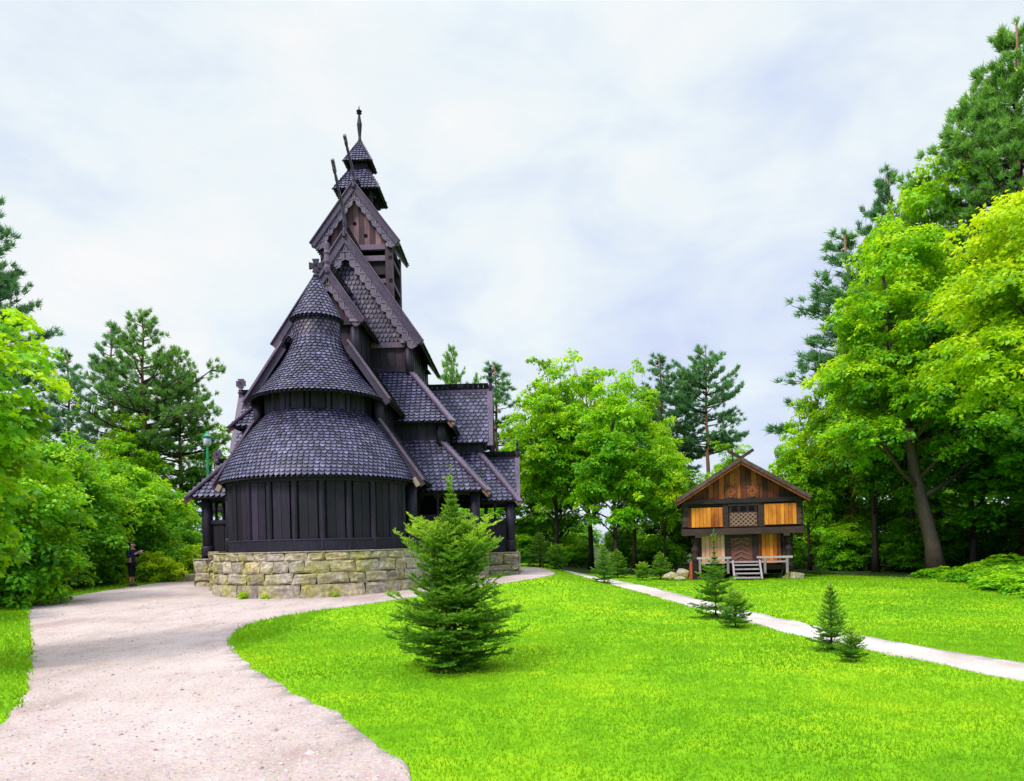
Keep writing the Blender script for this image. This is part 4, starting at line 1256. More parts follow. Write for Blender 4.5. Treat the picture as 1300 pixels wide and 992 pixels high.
def pads_leaves(rng, centers, radii, out_dirs, per, size, droop=.35, tilt=.45, base_t=None, lobed=False, thick=.12):
    P = len(centers)
    idx = np.repeat(np.arange(P), per)
    n = len(idx)
    r = np.sqrt(rng.uniform(0, 1, n)); a = rng.uniform(0, 2 * np.pi, n)
    up = np.array([0, 0, 1.0])
    pn = unit(out_dirs * tilt + up)                       # pad normals
    ref = np.array([1.0, .13, 0]); t1 = unit(np.cross(pn, ref)); t2 = np.cross(pn, t1)
    ang = rng.uniform(0, 2 * np.pi, P)
    el = rng.uniform(.65, 1.0, P)                          # elliptic pads
    x = np.cos(a) * r; y = np.sin(a) * r * el[idx]
    ca, sa = np.cos(ang[idx]), np.sin(ang[idx])
    X, Y = x * ca - y * sa, x * sa + y * ca
    rad = radii[idx] * (1 + .22 * np.sin(3 * a + ang[idx] * 5))
    dirp = t1[idx] * X[:, None] + t2[idx] * Y[:, None]
    z = -droop * r ** 2 + rng.normal(0, thick, n)
    c = centers[idx] + (dirp + pn[idx] * z[:, None]) * rad[:, None]
    nrm = unit(pn[idx] + rng.normal(0, .55, (n, 3)) + unit(dirp + 1e-6) * .35 * r[:, None])
    d = unit(dirp + 1e-6) + rng.normal(0, .5, (n, 3)) + np.array([0, 0, -.35])
    sz = size * rng.uniform(.65, 1.3, n)
    bt = (base_t if base_t is not None else np.full(P, .5))[idx]
    t = np.clip(bt + rng.normal(0, .13, n) + .10 * (z / max(thick, .05)) * .4, 0.02, .98)  # leaves on a pad's upper side tinted paler, as if lit
    v = leaf_lobed(c, nrm, d, sz) if lobed else leaf_quads(c, nrm, d, sz)
    return v, t

def crown_pads(rng, lobes, npads, rp):
    lob = np.array(lobes, float)
    wgt = (lob[:, 3] * lob[:, 4] * lob[:, 5]) ** (2 / 3); wgt /= wgt.sum()
    k = rng.choice(len(lob), npads, p=wgt)
    dv = unit(rng.normal(0, 1, (npads, 3)))
    flip = (dv[:, 2] < -.35) & (rng.uniform(0, 1, npads) < .6); dv[flip, 2] *= -1
    rr = rng.uniform(.35, 1.0, npads) ** .5
    c = lob[k, :3] + dv * lob[k, 3:6] * rr[:, None]
    out = unit(dv / lob[k, 3:6])
    c = c + rng.normal(0, .30, (npads, 3)) * rp / .5 * np.array([1, 1, .8]) + out * (rng.uniform(0, 1, (npads, 1)) < .12) * rng.uniform(.2, .7, (npads, 1)) * rp
    rad = rp * rng.uniform(.6, 1.25, npads)
    zmin, zmax = c[:, 2].min(), c[:, 2].max()
    t = .34 + .30 * (c[:, 2] - zmin) / (zmax - zmin + 1e-6) + rng.normal(0, .17, npads) + .18 * (rr - .8)  # light painted in: pads tinted paler towards the top and outside
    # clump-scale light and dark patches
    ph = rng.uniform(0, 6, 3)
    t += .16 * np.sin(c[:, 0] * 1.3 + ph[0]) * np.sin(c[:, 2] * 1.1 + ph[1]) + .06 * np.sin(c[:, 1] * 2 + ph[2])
    return c, rad, out, t

def lobes_auto(rng, z0, z1, rmax, n, flat=.62, top=.6):
    """tiers of separate lobes; the topmost one ends at z1"""
    lobes = []
    for i in range(n):
        f = i / (n - 1)
        prof = (.66 + .34 * math.sin(math.pi * min(1, f * 1.0 + .08))) * (1 - (1 - top) * max(0, (f - .6) / .4) ** 1.6)
        R_ = rmax * prof
        m = 4 if f < .9 else 3
        a0 = rng.uniform(0, 6.283)
        for k in range(m):
            a = a0 + k * 6.283 / m + rng.uniform(-.5, .5)
            r = R_ * rng.uniform(.30, .50)
            off = (R_ - r) * rng.uniform(.75, 1.15)
            rz = r * flat * rng.uniform(.8, 1.2)
            z = z0 + (z1 - z0 - rz) * f + rng.uniform(-.5, .4) * (1 if f < .9 else 1.4)
            lobes.append((math.cos(a) * off, math.sin(a) * off, z, r, r, rz))
    return lobes

def limbs(mb, base, tp, r0, lobes, rng, nside=9, bend=None, sub=2):
    """tapered trunk with limbs reaching the lobes"""
    base, tp = V(base), V(tp)
    k = 9
    pts, rad = [], []
    for i in range(k + 1):
        t = i / k
        p = base.lerp(tp, t)
        p += V(rng.normal(0, .05) * (0 < i < k), rng.normal(0, .05) * (0 < i < k), 0) * (r0 * 3)
        if bend: p += V(bend[0], bend[1], 0) * math.sin(t * math.pi)
        pts.append(p); rad.append(r0 * (1 - .82 * t) * (1 + .45 * max(0, .12 - t) / .12))
    mb.tube(pts, rad, nside, .5)
    for lb in lobes:
        c = V(lb[0], lb[1], lb[2])
        # attach at a lower point of the trunk
        t = max(.22, min(.9, ((c.z - base.z) / (tp.z - base.z)) - .16))
        i = min(k - 1, int(t * k)); p0 = pts[i].lerp(pts[i + 1], t * k - i)
        mid = p0.lerp(c, .5) + V(0, 0, -.1 * (c - p0).length) + V(rng.normal(0, .1), rng.normal(0, .1), 0)
        rr = r0 * (1 - .8 * t) * .55
        mb.tube([p0, mid, c], [rr, rr * .65, rr * .3], 6, .5)
        for _ in range(sub):
            e = c + V(*(rng.normal(0, .45, 3))) * lb[3]
            mb.tube([p0.lerp(c, .6), c.lerp(e, .5), e], [rr * .4, rr * .25, rr * .08], 5, .5)

def make_broadleaf(name, label, cat, H, rmax, z0, seed, leafmat, npads=230, per=110, leaf=.17, rp=.75, r0=.17, lobes=None, bark='bark_dark', bend=None, top=None, lobed=False, group=None, flat=.62, trunk=True, droop=.35, nlob=6, base=(0, 0, 0), barkname='trunk', gap=None):
    rng = np.random.default_rng(seed)
    root = thing(name, label, cat, (0, 0, -500), 0, group)
    lobes = lobes or lobes_auto(rng, z0, H, rmax, nlob, flat)
    mb = MB()
    limbs(mb, base, top or (0, 0, H * .84), r0, lobes, rng, bend=bend)
    mb.build(barkname, M[bark], root, True)
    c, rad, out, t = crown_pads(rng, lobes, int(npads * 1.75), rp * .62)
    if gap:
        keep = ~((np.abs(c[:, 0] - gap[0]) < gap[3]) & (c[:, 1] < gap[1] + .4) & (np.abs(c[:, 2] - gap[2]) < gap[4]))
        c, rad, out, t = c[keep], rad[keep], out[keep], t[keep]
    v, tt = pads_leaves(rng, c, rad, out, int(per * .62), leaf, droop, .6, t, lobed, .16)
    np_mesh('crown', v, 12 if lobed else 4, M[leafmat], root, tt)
    return root

def needle_tufts(rng, c, d, n_per, length, width, t_base):
    P = len(c); idx = np.repeat(np.arange(P), n_per); n = len(idx)
    dv = unit(d[idx] * .75 + rng.normal(0, .55, (n, 3)) + np.array([0, 0, .28]))
    base = c[idx] + rng.normal(0, .05, (n, 3))
    L_ = length * rng.uniform(.6, 1.25, n)
    side = unit(np.cross(dv, rng.normal(0, 1, (n, 3)))) * (width * rng.uniform(.7, 1.3, n))[:, None]
    v = np.stack([base - side, base + side, base + dv * L_[:, None]], 1).reshape(-1, 3)
    t = np.clip(t_base[idx] + rng.normal(0, .14, n), .02, .98)
    return v, t

def make_pine(name, label, H, seed, crown0=.45, rmax=2.8, r0=.2, dens=1.0, mat='pine', shape='round', group=None, lean=(0, 0), nl=.26, nw=.020, per=34):
    rng = np.random.default_rng(seed)
    root = thing(name, label, 'pine tree', (0, 0, -500), 0, group)
    mb = MB(); br = MB()
    k = 14
    pts = [V(lean[0] * (i / k) ** 1.5 + rng.normal(0, .05), lean[1] * (i / k) + rng.normal(0, .05), H * i / k) for i in range(k + 1)]
    rad = [r0 * (1 - .9 * (i / k)) * (1.25 if i == 0 else 1) + .012 for i in range(k + 1)]
    mb.tube(pts, rad, 10, .5)
    def at(z):
        f = z / H * k; i = min(k - 1, int(f)); return pts[i].lerp(pts[i + 1], f - i)
    C, D, T = [], [], []
    z = H * crown0
    while z < H * .985:
        f = (z / H - crown0) / (1 - crown0)
        if shape == 'round': prof = (.55 + .45 * math.sin(math.pi * min(1, f * 1.15 + .12))) * (1 - f ** 3) + .06
        elif shape == 'cone': prof = (1 - f) ** .75 + .05
        else: prof = (.35 + .65 * (1 - abs(f - .4) * 1.3)) * (1 - f ** 4) + .05
        nb = max(2, int(rng.poisson(4.2 * dens)))
        for _ in range(nb):
            a = rng.uniform(0, 6.283); ln = rmax * prof * rng.uniform(.55, 1.1)
            if rng.uniform() < .1: ln *= 1.25
            p0 = at(min(H * .99, z + rng.uniform(-.15, .15)))
            rise = (.10 + .75 * f) * ln + rng.uniform(-.1, .15) * ln
            dirh = V(math.cos(a), math.sin(a), 0)
            m1 = p0 + dirh * ln * .45 + V(0, 0, rise * .25); e = p0 + dirh * ln + V(0, 0, rise)
            rr = .018 + .02 * ln
            br.tube([p0, m1, e], [rr, rr * .6, rr * .2], 5, .5)
            nt_ = max(3, int(ln * 7.5 * dens))
            for q in range(nt_):
                s = rng.uniform(.32, 1.0) ** .8
                p = (p0.lerp(m1, s / .45) if s < .45 else m1.lerp(e, (s - .45) / .55))
                sd = V(-dirh.y, dirh.x, 0) * rng.normal(0, .30) * ln * (1.1 - s * .6)
                o_ = p + sd + dirh * abs(sd.length) * .35 + V(0, 0, rng.uniform(0, .16) + .10 * sd.length)
                if sd.length > .3 and rng.uniform() < .4: br.tube([p, o_], [rr * .3, .006], 4, .5)
                dd = (dirh * .6 + sd * .4 + V(0, 0, .6)).normalized()
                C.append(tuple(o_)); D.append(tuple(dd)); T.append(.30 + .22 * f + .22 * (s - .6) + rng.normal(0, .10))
        z += rng.uniform(.32, .55) * (1 if H > 8 else .6)
    C.append(tuple(pts[-1])); D.append((0, 0, 1)); T.append(.6)
    trunk_o = mb.build('trunk', M['bark_orange'], root, True)
    br.build('branches', M['bark'], trunk_o, True)
    v, t = needle_tufts(rng, np.array(C), np.array(D), per, nl, nw, np.array(T))
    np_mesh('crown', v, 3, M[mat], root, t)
    return root

def make_spruce(name, label, H, prof, seed, whorls=18, nb=8, spacing=.010, nl=.030, nw=.0032, group=None, r0=.035, leader=.25, cat='spruce tree'):
    rng = np.random.default_rng(seed)
    root = thing(name, label, cat, (0, 0, -500), 0, group)
    mb = MB()
    mb.tube([(0, 0, -.03), (.01, 0, H * .4), (0, .01, H * .8), (0, 0, H)], [r0, r0 * .75, r0 * .42, .008], 9, .5)
    pz = [p[0] for p in prof]; pr = [p[1] for p in prof]
    segs = []            # (p0, p1, tint0)
    segs.append((V(0, 0, H * (1 - leader * .6)), V(0, 0, H * 1.0), .95)); segs.append((V(0, 0, H * (1 - leader * .6)), V(0, 0, H * 1.0), .95))
    for i in range(3):
        a = rng.uniform(0, 6.28); p = V(0, 0, H * (1 - leader * .55)); segs.append((p, p + V(math.cos(a) * .07 * H * .5, math.sin(a) * .07 * H * .5, .08 * H), .85))
    def twig(p, d, ln, rise, depth, tt):
        n = 4; q = V(p); dd = V(d)
        prev = q
        for i in range(n):
            dd = (dd + V(0, 0, rise / n)).normalized()
            nx = prev + dd * (ln / n)
            segs.append((prev, nx, tt + .10 * (i / n) + (.16 if i == n - 1 else 0)))
            if depth > 0:
                for sgn in (-1, 1):
                    if rng.uniform() < .92:
                        sdv = V(-dd.y, dd.x, 0) * sgn
                        if sdv.length < .05: continue
                        s2 = (dd * .75 + sdv.normalized() * .75 + V(0, 0, rng.uniform(-.15, .2))).normalized()
                        l2 = ln * (.52 - .09 * i) * rng.uniform(.65, 1.1)
                        twig(prev.lerp(nx, rng.uniform(.2, 1)), s2, l2, rng.uniform(-.1, .2), depth - 1, tt + .04)
            prev = nx
    for wv in range(whorls):
        f = (wv + .3) / whorls
        t = .02 + .93 * f ** .92
        for b_ in range(nb if t < .85 else 5):
            r = float(np.interp(t, pz, pr)) * rng.uniform(.62, 1.12)
            a = 2 * math.pi * (b_ + rng.uniform(-.25, .25)) / nb + wv * 1.1
            up = -.22 + 1.15 * t + rng.uniform(-.2, .2)
            d = V(math.cos(a), math.sin(a), up).normalized()
            ln = r / max(.35, math.hypot(d.x, d.y)) * .97
            twig(V(0, 0, t * H), d, ln, .35, 2 if ln > .28 else 1, .28 + .22 * t)
    A = np.array([tuple(s_[0]) for s_ in segs]); B = np.array([tuple(s_[1]) for s_ in segs]); T = np.array([s_[2] for s_ in segs])
    # twigs themselves
    for s_ in segs[::3]:
        if (s_[1] - s_[0]).length > .05: mb.tube([s_[0], s_[1]], [.004 * H / 2.7 + .002, .003], 3, .5)
    ln = np.linalg.norm(B - A, axis=1)
    cnt = np.maximum(2, (ln / spacing * 2).astype(int))
    idx = np.repeat(np.arange(len(A)), cnt); n = len(idx)
    u = rng.uniform(0, 1, n)[:, None]
    base = A[idx] * (1 - u) + B[idx] * u
    ax = unit(B - A)[idx]
    rnd = rng.normal(0, 1, (n, 3)); perp = unit(rnd - ax * (rnd * ax).sum(1, keepdims=True))
    perp[:, 2] = np.where(perp[:, 2] < -.3, -perp[:, 2], perp[:, 2])
    dv = unit(ax * .75 + perp)
    L_ = nl * rng.uniform(.7, 1.25, n)[:, None]
    side = unit(np.cross(dv, rng.normal(0, 1, (n, 3)))) * nw
    v = np.stack([base - side, base + side, base + dv * L_], 1).reshape(-1, 3)
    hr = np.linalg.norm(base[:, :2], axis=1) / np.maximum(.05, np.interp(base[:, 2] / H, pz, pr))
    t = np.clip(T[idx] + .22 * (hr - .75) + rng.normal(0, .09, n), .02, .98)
    o = mb.build('trunk', M['bark'], root, True)
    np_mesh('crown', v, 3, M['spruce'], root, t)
    return root

def put(root, x, y, rz=0.0, s=1.0, dz=-.04):
    root.location = (x, y, ground_z(x, y) + dz); root.rotation_euler = (0, 0, rz)
    root.scale = (s,) * 3 if not isinstance(s, tuple) else s
    return root
def again(root, x, y, rz, s, label, group=None, dz=-.04):
    return dup(root, root.name.split('.')[0], (x, y, ground_z(x, y) + dz), rz, s, label, group)

# ------------------------------------------------------------------ young spruces
PROF = [(0.0, .30), (.03, .55), (.08, .78), (.16, .95), (.24, .90), (.33, .68), (.38, .50), (.43, .60), (.51, .74), (.57, .64), (.62, .40), (.67, .23), (.74, .15), (.80, .10), (.88, .06), (.93, .025), (1, .015)]
sp = make_spruce('young_spruce', 'large bushy young spruce with a long pale leader standing on the front lawn', 2.80, PROF, 21, 27, 11, .0085, .034, .0042)
put(sp, -.81, 9.62)
soil = MB(); soil.lathe([(.62, 0), (.5, .03), (.2, .05)], (0, 0, 0), 22)
so_ = soil.build('soil_patch', mat_plain('bare_soil', (.05, .028, .018), .95, .1, .4, 30), sp, True)
CONE = [(0, .24), (.06, .34), (.2, .36), (.45, .27), (.7, .16), (.88, .08), (1, .01)]
GS = 'small spruces along the footpath'
s1 = make_spruce('young_spruce', 'slim young spruce with a tall bare leader in front of the storehouse', 1.95, [(0, .36), (.06, .50), (.2, .54), (.42, .38), (.58, .22), (.66, .07), (.74, .03), (1, .012)], 5, 14, 8, .016, .035, .0048, GS, .02)
put(s1, 4.30, 15.1)
s3 = make_spruce('young_spruce', 'dark conical young spruce at the near edge of the right footpath', 1.02, [(p, r * .92) for p, r in CONE], 15, 12, 8, .013, .032, .0042, GS, .02)
put(s3, 4.70, 10.5, 2.1)
s2 = make_spruce('young_spruce', 'low round spruce shrub just right of the slim spruce before the storehouse', .72, [(0, .22), (.15, .34), (.4, .36), (.7, .24), (.9, .1), (1, .02)], 6, 9, 8, .014, .032, .0045, GS, .016, .12)
put(s2, 4.18, 13.4)
again(s2, 4.52, 9.55, 1.0, .62, 'small rounded spruce shrub touching the conical spruce by the right footpath', GS)
again(s3, 3.55, 27.6, 1.0, (1.6, 1.6, 1.5), 'narrow young spruce where the footpath disappears behind the lawn', GS)
GB = 'small conifers at the far lawn edge'
again(s3, 6.75, 32.4, 2.6, (2.0, 2.0, 1.3), 'low conical spruce left of the rock heap by the storehouse', GB)
again(s2, 5.75, 31.5, .3, 1.15, 'little round shrub alone on the far lawn left of the conical spruce', GB)
again(s3, 4.95, 33.5, 1.8, (2.0, 2.0, 1.4), 'second small spruce right of the footpath end in the shade', GB)
again(s3, 1.45, 37.5, .8, (2.8, 2.8, 1.9), 'spruce in the shade right of the church porch', GB)
again(s2, 2.3, 36.8, 2.2, 1.8, 'rounded shrub at the wood edge beyond the church path', GB)

# ------------------------------------------------------------------ broadleaf trees
GM_ = 'maples between the church and the storehouse'
mA = make_broadleaf('maple_tree', 'pale green maple nearest the church in the middle group', 'maple tree', 11.6, 3.0, 4.6, 31, 'maple', 280, 110, .18, .68, .15, group=GM_, nlob=7, flat=.8)
put(mA, 2.55, 40.5, .4)
mB = make_broadleaf('maple_tree', 'tallest rounded maple in the middle group', 'maple tree', 13.0, 3.0, 4.8, 32, 'maple', 290, 110, .18, .70, .17, group=GM_, nlob=7, flat=.8)
put(mB, 4.75, 43, 1.2)
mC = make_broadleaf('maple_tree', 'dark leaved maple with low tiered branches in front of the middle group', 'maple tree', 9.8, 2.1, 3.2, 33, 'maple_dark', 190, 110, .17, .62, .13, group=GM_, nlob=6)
put(mC, 5.3, 36.5, 2.0)
again(mB, 7.0, 40.5, 2.7, (.78, .78, .90), 'bright maple on the right of the middle group', GM_)
again(mA, 8.0, 37.2, 4.2, (.5, .5, .68), 'slender leafy tree just left of the storehouse', GM_)
again(mC, 3.3, 47, .7, (1.2, 1.2, 1.0), 'dark leaved maple at the back of the middle group', GM_)
again(mC, 9.8, 46, 3.7, (1.3, 1.3, .85), 'dark leaved maple behind the storehouse roof', GM_)
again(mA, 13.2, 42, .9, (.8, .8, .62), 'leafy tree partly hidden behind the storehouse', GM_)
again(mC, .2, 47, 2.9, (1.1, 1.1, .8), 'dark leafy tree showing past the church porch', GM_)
# right side
mR = make_broadleaf('maple_tree', 'great maple with a leaning trunk on the right edge of the lawn', 'maple tree', 14.2, 4.3, 4.2, 34, 'maple', 480, 150, .165, .78, .30, bark='bark',
                    lobes=[(-1.6, -.5, 5.6, 1.9, 2.0, 1.1), (-1.7, .6, 8.0, 1.8, 2.0, 1.2), (-1.2, -.4, 10.4, 1.7, 1.8, 1.2), (-.2, 0, 12.7, 1.5, 1.6, 1.2), (1.2, -1.2, 5.9, 1.9, 1.8, 1.2), (1.9, -.6, 8.8, 2.0, 2.0, 1.3), (1.5, .3, 11.2, 1.7, 1.8, 1.3), (.2, 2.0, 8.0, 2.2, 1.9, 1.6), (.1, -2.2, 7.4, 1.7, 1.5, 1.0), (.2, -1.9, 9.6, 1.5, 1.4, 1.0), (3.1, 0, 5.2, 1.5, 1.6, .9), (3.2, -.6, 7.3, 1.5, 1.5, 1.0)],
                    base=(0.9, 0, 0), top=(-1.0, 0, 12.4), bend=(-.12, 0), gap=(-.45, 0, 5.35, .95, .95))
put(mR, 16.2, 28.6)
GR = 'trees of the wood on the right'
mY = make_broadleaf('maple_tree', 'yellowing maple reaching in at the right edge of the picture', 'maple tree', 11.5, 3.0, 4.4, 35, 'maple_yellow', 330, 120, .15, .7, .2, group=GR, lobes=[(-1.2, 0, 8.2, 1.7, 1.7, 1.3), (-.4, .4, 10.2, 1.6, 1.6, 1.3), (-1.9, -.3, 6.4, 1.5, 1.5, 1.1), (.8, 0, 8.8, 1.7, 1.7, 1.5), (.4, -.6, 6.4, 1.8, 1.8, 1.2), (-.6, .8, 7.2, 1.5, 1.5, 1.2)])
put(mY, 15.6, 20.0, 0)
again(mB, 18.9, 33.5, .5, (1.0, 1.0, 1.28), 'tall maple with a bronze top behind the great maple', GR)
again(mB, 20.4, 33.8, 3.9, (1.15, 1.15, 1.56), 'very tall maple with a yellow green top beside the towering pine', GR)
again(mA, 17.2, 33.6, 1.4, (.95, .95, 1.05), 'leafy maple filling the left flank of the great maple', GR)
again(mA, 23.6, 29.5, 5.4, (1.1, 1.1, 1.25), 'broad maple behind the yellowing maple at the right edge', GR)
again(mA, 15.5, 37, 2.2, (.62, .62, .74), 'slim light green maple right of the storehouse', GR)
again(mB, 18.0, 39, 3.4, (.8, .8, .66), 'pale maple between the storehouse and the great maple', GR)
again(mC, 19.8, 30.5, 1.2, (1.3, 1.3, .82), 'dark leafy tree under the great maple', GR)
again(mC, 21.5, 27, 4.0, (1.5, 1.5, .95), 'dark leafy tree at the right edge behind the yellowing maple', GR)
again(mA, 24, 36, 1.0, (1.2, 1.2, 1.1), 'maple deep in the right wood', GR)
again(mC, 22, 43, .3, (1.6, 1.6, 1.1), 'dark leaved tree deep in the wood right of the storehouse', GR)
again(mB, 27, 30, 2.0, (1.2, 1.2, 1.0), 'maple in the right wood beyond the shrubs', GR)

# left side
mL = make_broadleaf('maple_tree', 'near maple with big bright leaves hanging in at the left edge', 'maple tree', 6.0, 2.4, 1.2, 36, 'maple', 260, 85, .105, .50, .11,
                    lobes=[(1.6, .2, 4.5, 1.0, 1.0, .65), (1.35, -.2, 3.7, 1.15, 1.2, .6), (1.25, .2, 2.9, 1.1, 1.2, .55), (.9, -.3, 2.1, 1.0, 1.1, .5), (.9, .2, 5.2, .9, 1.0, .5), (0, 0, 4.6, 1.2, 1.2, .9), (.2, 0, 3.0, 1.2, 1.2, .9), (.75, .0, 1.35, .55, .8, .4)], lobed=True, bark='bark')
put(mL, -9.35, 10.4)
GH = 'hazel bushes along the left edge of the gravel'
hA = make_broadleaf('hazel_bush', 'tall dark green hazel bush beside the near maple on the left', 'bush', 4.8, 2.3, .6, 41, 'hazel', 300, 110, .15, .62, .05, group=GH, flat=.85, nlob=5,
                    lobes=[(0, 0, 3.6, 1.5, 1.5, 1.2), (-1.0, .3, 2.4, 1.5, 1.5, 1.3), (1.0, -.2, 2.4, 1.5, 1.5, 1.3), (.2, -1.0, 1.5, 1.6, 1.3, 1.2), (1.3, -.2, 1.0, 1.1, 1.2, .8), (-1.2, -.4, 1.0, 1.2, 1.2, .9)], droop=.5)
put(hA, -15.2, 20.6, .3)
hB = make_broadleaf('hazel_bush', 'high hazel bush behind the photographing person', 'bush', 5.6, 2.4, .6, 42, 'hazel', 320, 110, .155, .65, .05, group=GH,
                    lobes=[(0, 0, 4.5, 1.3, 1.3, 1.0), (-.9, .3, 3.2, 1.6, 1.6, 1.3), (.9, -.2, 3.3, 1.5, 1.5, 1.2), (.2, -.9, 2.0, 1.8, 1.4, 1.3), (1.4, -.2, 1.3, 1.2, 1.3, 1.1), (-1.3, -.4, 1.3, 1.3, 1.3, 1.1)], droop=.5)
put(hB, -17.0, 26.4, 1.3)
again(hB, -17.2, 31.0, 3.0, (1.0, 1.0, .95), 'leafy hazel bush right of the photographing person', GH)
again(hA, -17.6, 35.2, 1.9, (1.1, 1.1, .95), 'hazel bush nearest the left side of the church', GH)
again(hA, -18.4, 23.2, 4.4, 1.25, 'hazel bush filling the gap behind the near maple', GH)
again(hB, -13.9, 16.0, 5.2, (.62, .62, .55), 'low hazel bush at the left edge under the near maple', GH)
again(hB, -20.5, 30, 2.2, 1.15, 'tall hazel bush in the second row behind the person', GH)
again(hA, -20.5, 38, .2, (1.2, 1.2, 1.2), 'hazel bush at the back by the lamp post', GH)
GLB = 'low shrubs by the left gravel edge'
lowA = make_broadleaf('low_shrub', 'low yellow green shrub just right of the photographing person', 'shrub', 1.3, 1.0, .2, 51, 'maple_yellow', 110, 80, .10, .34, .02, group=GLB,
                      lobes=[(0, 0, .75, .75, .75, .5), (.5, 0, .5, .6, .6, .4), (-.5, 0, .5, .65, .6, .4), (0, -.4, .4, .7, .5, .35)])
put(lowA, -15.3, 30.2, 0, (1.1, 1.0, 1.1))
again(lowA, -15.0, 33.6, 1.7, (1.4, 1.2, 1.4), 'wide low shrub between the person and the church corner', GLB)
again(lowA, -14.6, 36.8, 2.7, (1.3, 1.2, 1.5), 'low shrub close to the left church foundation', GLB)
for (x, y, s_) in ((-7.9, 20.86, .20), (-7.2, 20.66, .15), (-5.2, 20.72, .13)):
    again(lowA, x, y, x, s_, 'small weed tuft growing at the foot of the round stone base', 'weeds at the foot of the stone base')
GT = 'leafy trees behind the left hedge'
again(mA, -22, 41, 1.1, (.9, .9, .78), 'light green tree behind the hazel bushes near the lamp post', GT)
again(mC, -19.0, 45, 2.1, (1.1, 1.1, .88), 'leafy tree behind the lamp post', GT)
again(mB, -29, 36, .6, (1.1, 1.1, .72), 'leafy tree behind the left pines', GT)
again(mC, -26, 28, 3.1, (1.3, 1.3, .75), 'dark leafy tree far left behind the hazel bushes', GT)
again(mC, -14.5, 50, 3.6, (1.0, 1.0, .72), 'leafy tree showing left of the church porch', GT)

# understorey
GU = 'undergrowth bushes in the shade of the wood'
k = 0
for (x, y, s) in ((-12, 52, 1.0), (-8, 54, 1.0), (-3, 52, 1.1), (1.5, 50, 1.0), (0.3, 46.5, .6), (3.8, 47, .62), (7.2, 47, .7), (8.8, 43.5, .6), (5, 56, .9), (10, 56, .9), (12.8, 40.5, .6), (14.8, 40.5, .8), (13.5, 50, 1.2), (17.5, 36.5, .8),
                  (17, 45, 1.1), (19.2, 34, .75), (21, 38, 1.0), (22, 33, .9), (24, 29, .9), (22.5, 24.5, .9), (20.0, 22.6, .7), (26, 42, 1.2), (30, 34, 1.2), (30, 26, 1.2), (26, 22, 1.1), (-24, 32, 1.2), (-27, 22, 1.3), (-24, 46, 1.2), (-30, 42, 1.4), (22, 52, 1.4), (30, 50, 1.4)):
    again(hA if k % 2 else hB, x, y, k * 1.3, (s, s, s * .72), 'shaded undergrowth bush among the tree trunks at the back', GU); k += 1
GE = 'shrubs along the right lawn edge'
for i, (x, y, s) in enumerate(((15.9, 27.4, 1.0), (16.5, 25.6, 1.25), (15.6, 24.0, 1.3), (15.2, 22.2, 1.45), (14.3, 20.6, 1.4), (13.8, 19.0, 1.3), (16.8, 22.8, 1.8), (17.4, 25.0, 1.9), (15.8, 19.6, 1.7), (18.6, 28.2, 1.5), (13.3, 17.4, 1.2))):
    o = make_broadleaf('edge_shrub', '', 'shrub', 1.1, 1.0, .2, 60, 'maple_dark', 90, 90, .12, .36, .02, lobes=[(0, 0, .6, .75, .75, .4), (.5, .2, .4, .6, .6, .3), (-.5, 0, .4, .65, .6, .3), (0, -.5, .3, .7, .5, .25)]) if i == 0 else dup(o, 'edge_shrub', (0, 0, 0), 0, 1, '')
    put(o, x + .5, y, i * 1.1, (s * .85, s * .85, s * .42))
    tag(o, 'low leafy green shrub in the belt along the right lawn edge', 'shrub', GE)

# ------------------------------------------------------------------ pines
GP = 'pines on the left behind the hedge'
pA = make_pine('pine_tree', 'tall orange trunked pine with a full crown left of the church', 15.6, 71, .40, 3.5, .22, .9, 'pine_light', group=GP)
put(pA, -21.6, 42, .5)
pB = make_pine('pine_tree', 'thinner pine with a narrow top left of the full pine', 15.6, 72, .42, 2.3, .17, .8, 'pine', 'cone', GP)
put(pB, -24.6, 44, 0)
again(pA, -20.2, 43.5, 3.3, (.8, .8, .88), 'pine with a spreading side branch nearest the church on the left', GP)
again(pB, -27.6, 44.5, 2.0, (1.0, 1.0, .9), 'pine standing left of the thin pine group', GP)
pF = make_pine('pine_tree', 'dark tall pine at the far left edge of the picture', 17.2, 73, .32, 3.6, .24, 1.0, 'pine', 'cone', GP)
put(pF, -22.6, 30, 0)
GP2 = 'pines behind the church and the storehouse'
again(pA, -3.6, 46, 4.1, (.62, .62, .90), 'pine top rising just right of the nave roof', GP2)
again(pB, -.9, 50, 1.0, (1.35, 1.35, .90), 'pine behind the church porch finial', GP2)
again(pB, 10.3, 48, .8, (1.2, 1.2, .92), 'dark pine right of the middle maples', GP2)
pG = make_pine('pine_tree', 'tall straight pine with bare orange trunk behind the storehouse', 14.8, 74, .52, 2.9, .19, 1.15, 'pine', 'round', GP2)
put(pG, 13.4, 48, 2.4)
again(pG, 12.0, 51, 5.0, (.8, .8, .92), 'shorter pine just left of the bare trunked pine', GP2)
GP3 = 'pines in the right wood'
again(pB, 18.3, 38, .7, (1.75, 1.75, 1.16), 'dark pine leaning out on the left flank of the right wood', GP3)
again(pF, 21.0, 38.5, 2.4, (1.0, 1.0, 1.24), 'pine top above the great maple', GP3)
pR = make_pine('pine_tree', 'very tall layered pine towering over the right wood', 24.8, 75, .38, 4.2, .34, 1.3, 'pine_light', 'round', GP3, nl=.30, per=46)
put(pR, 23.3, 32, 1.0)
again(pF, 27.0, 38, 1.4, (1.0, 1.0, 1.3), 'dark pine at the back of the right wood', GP3)

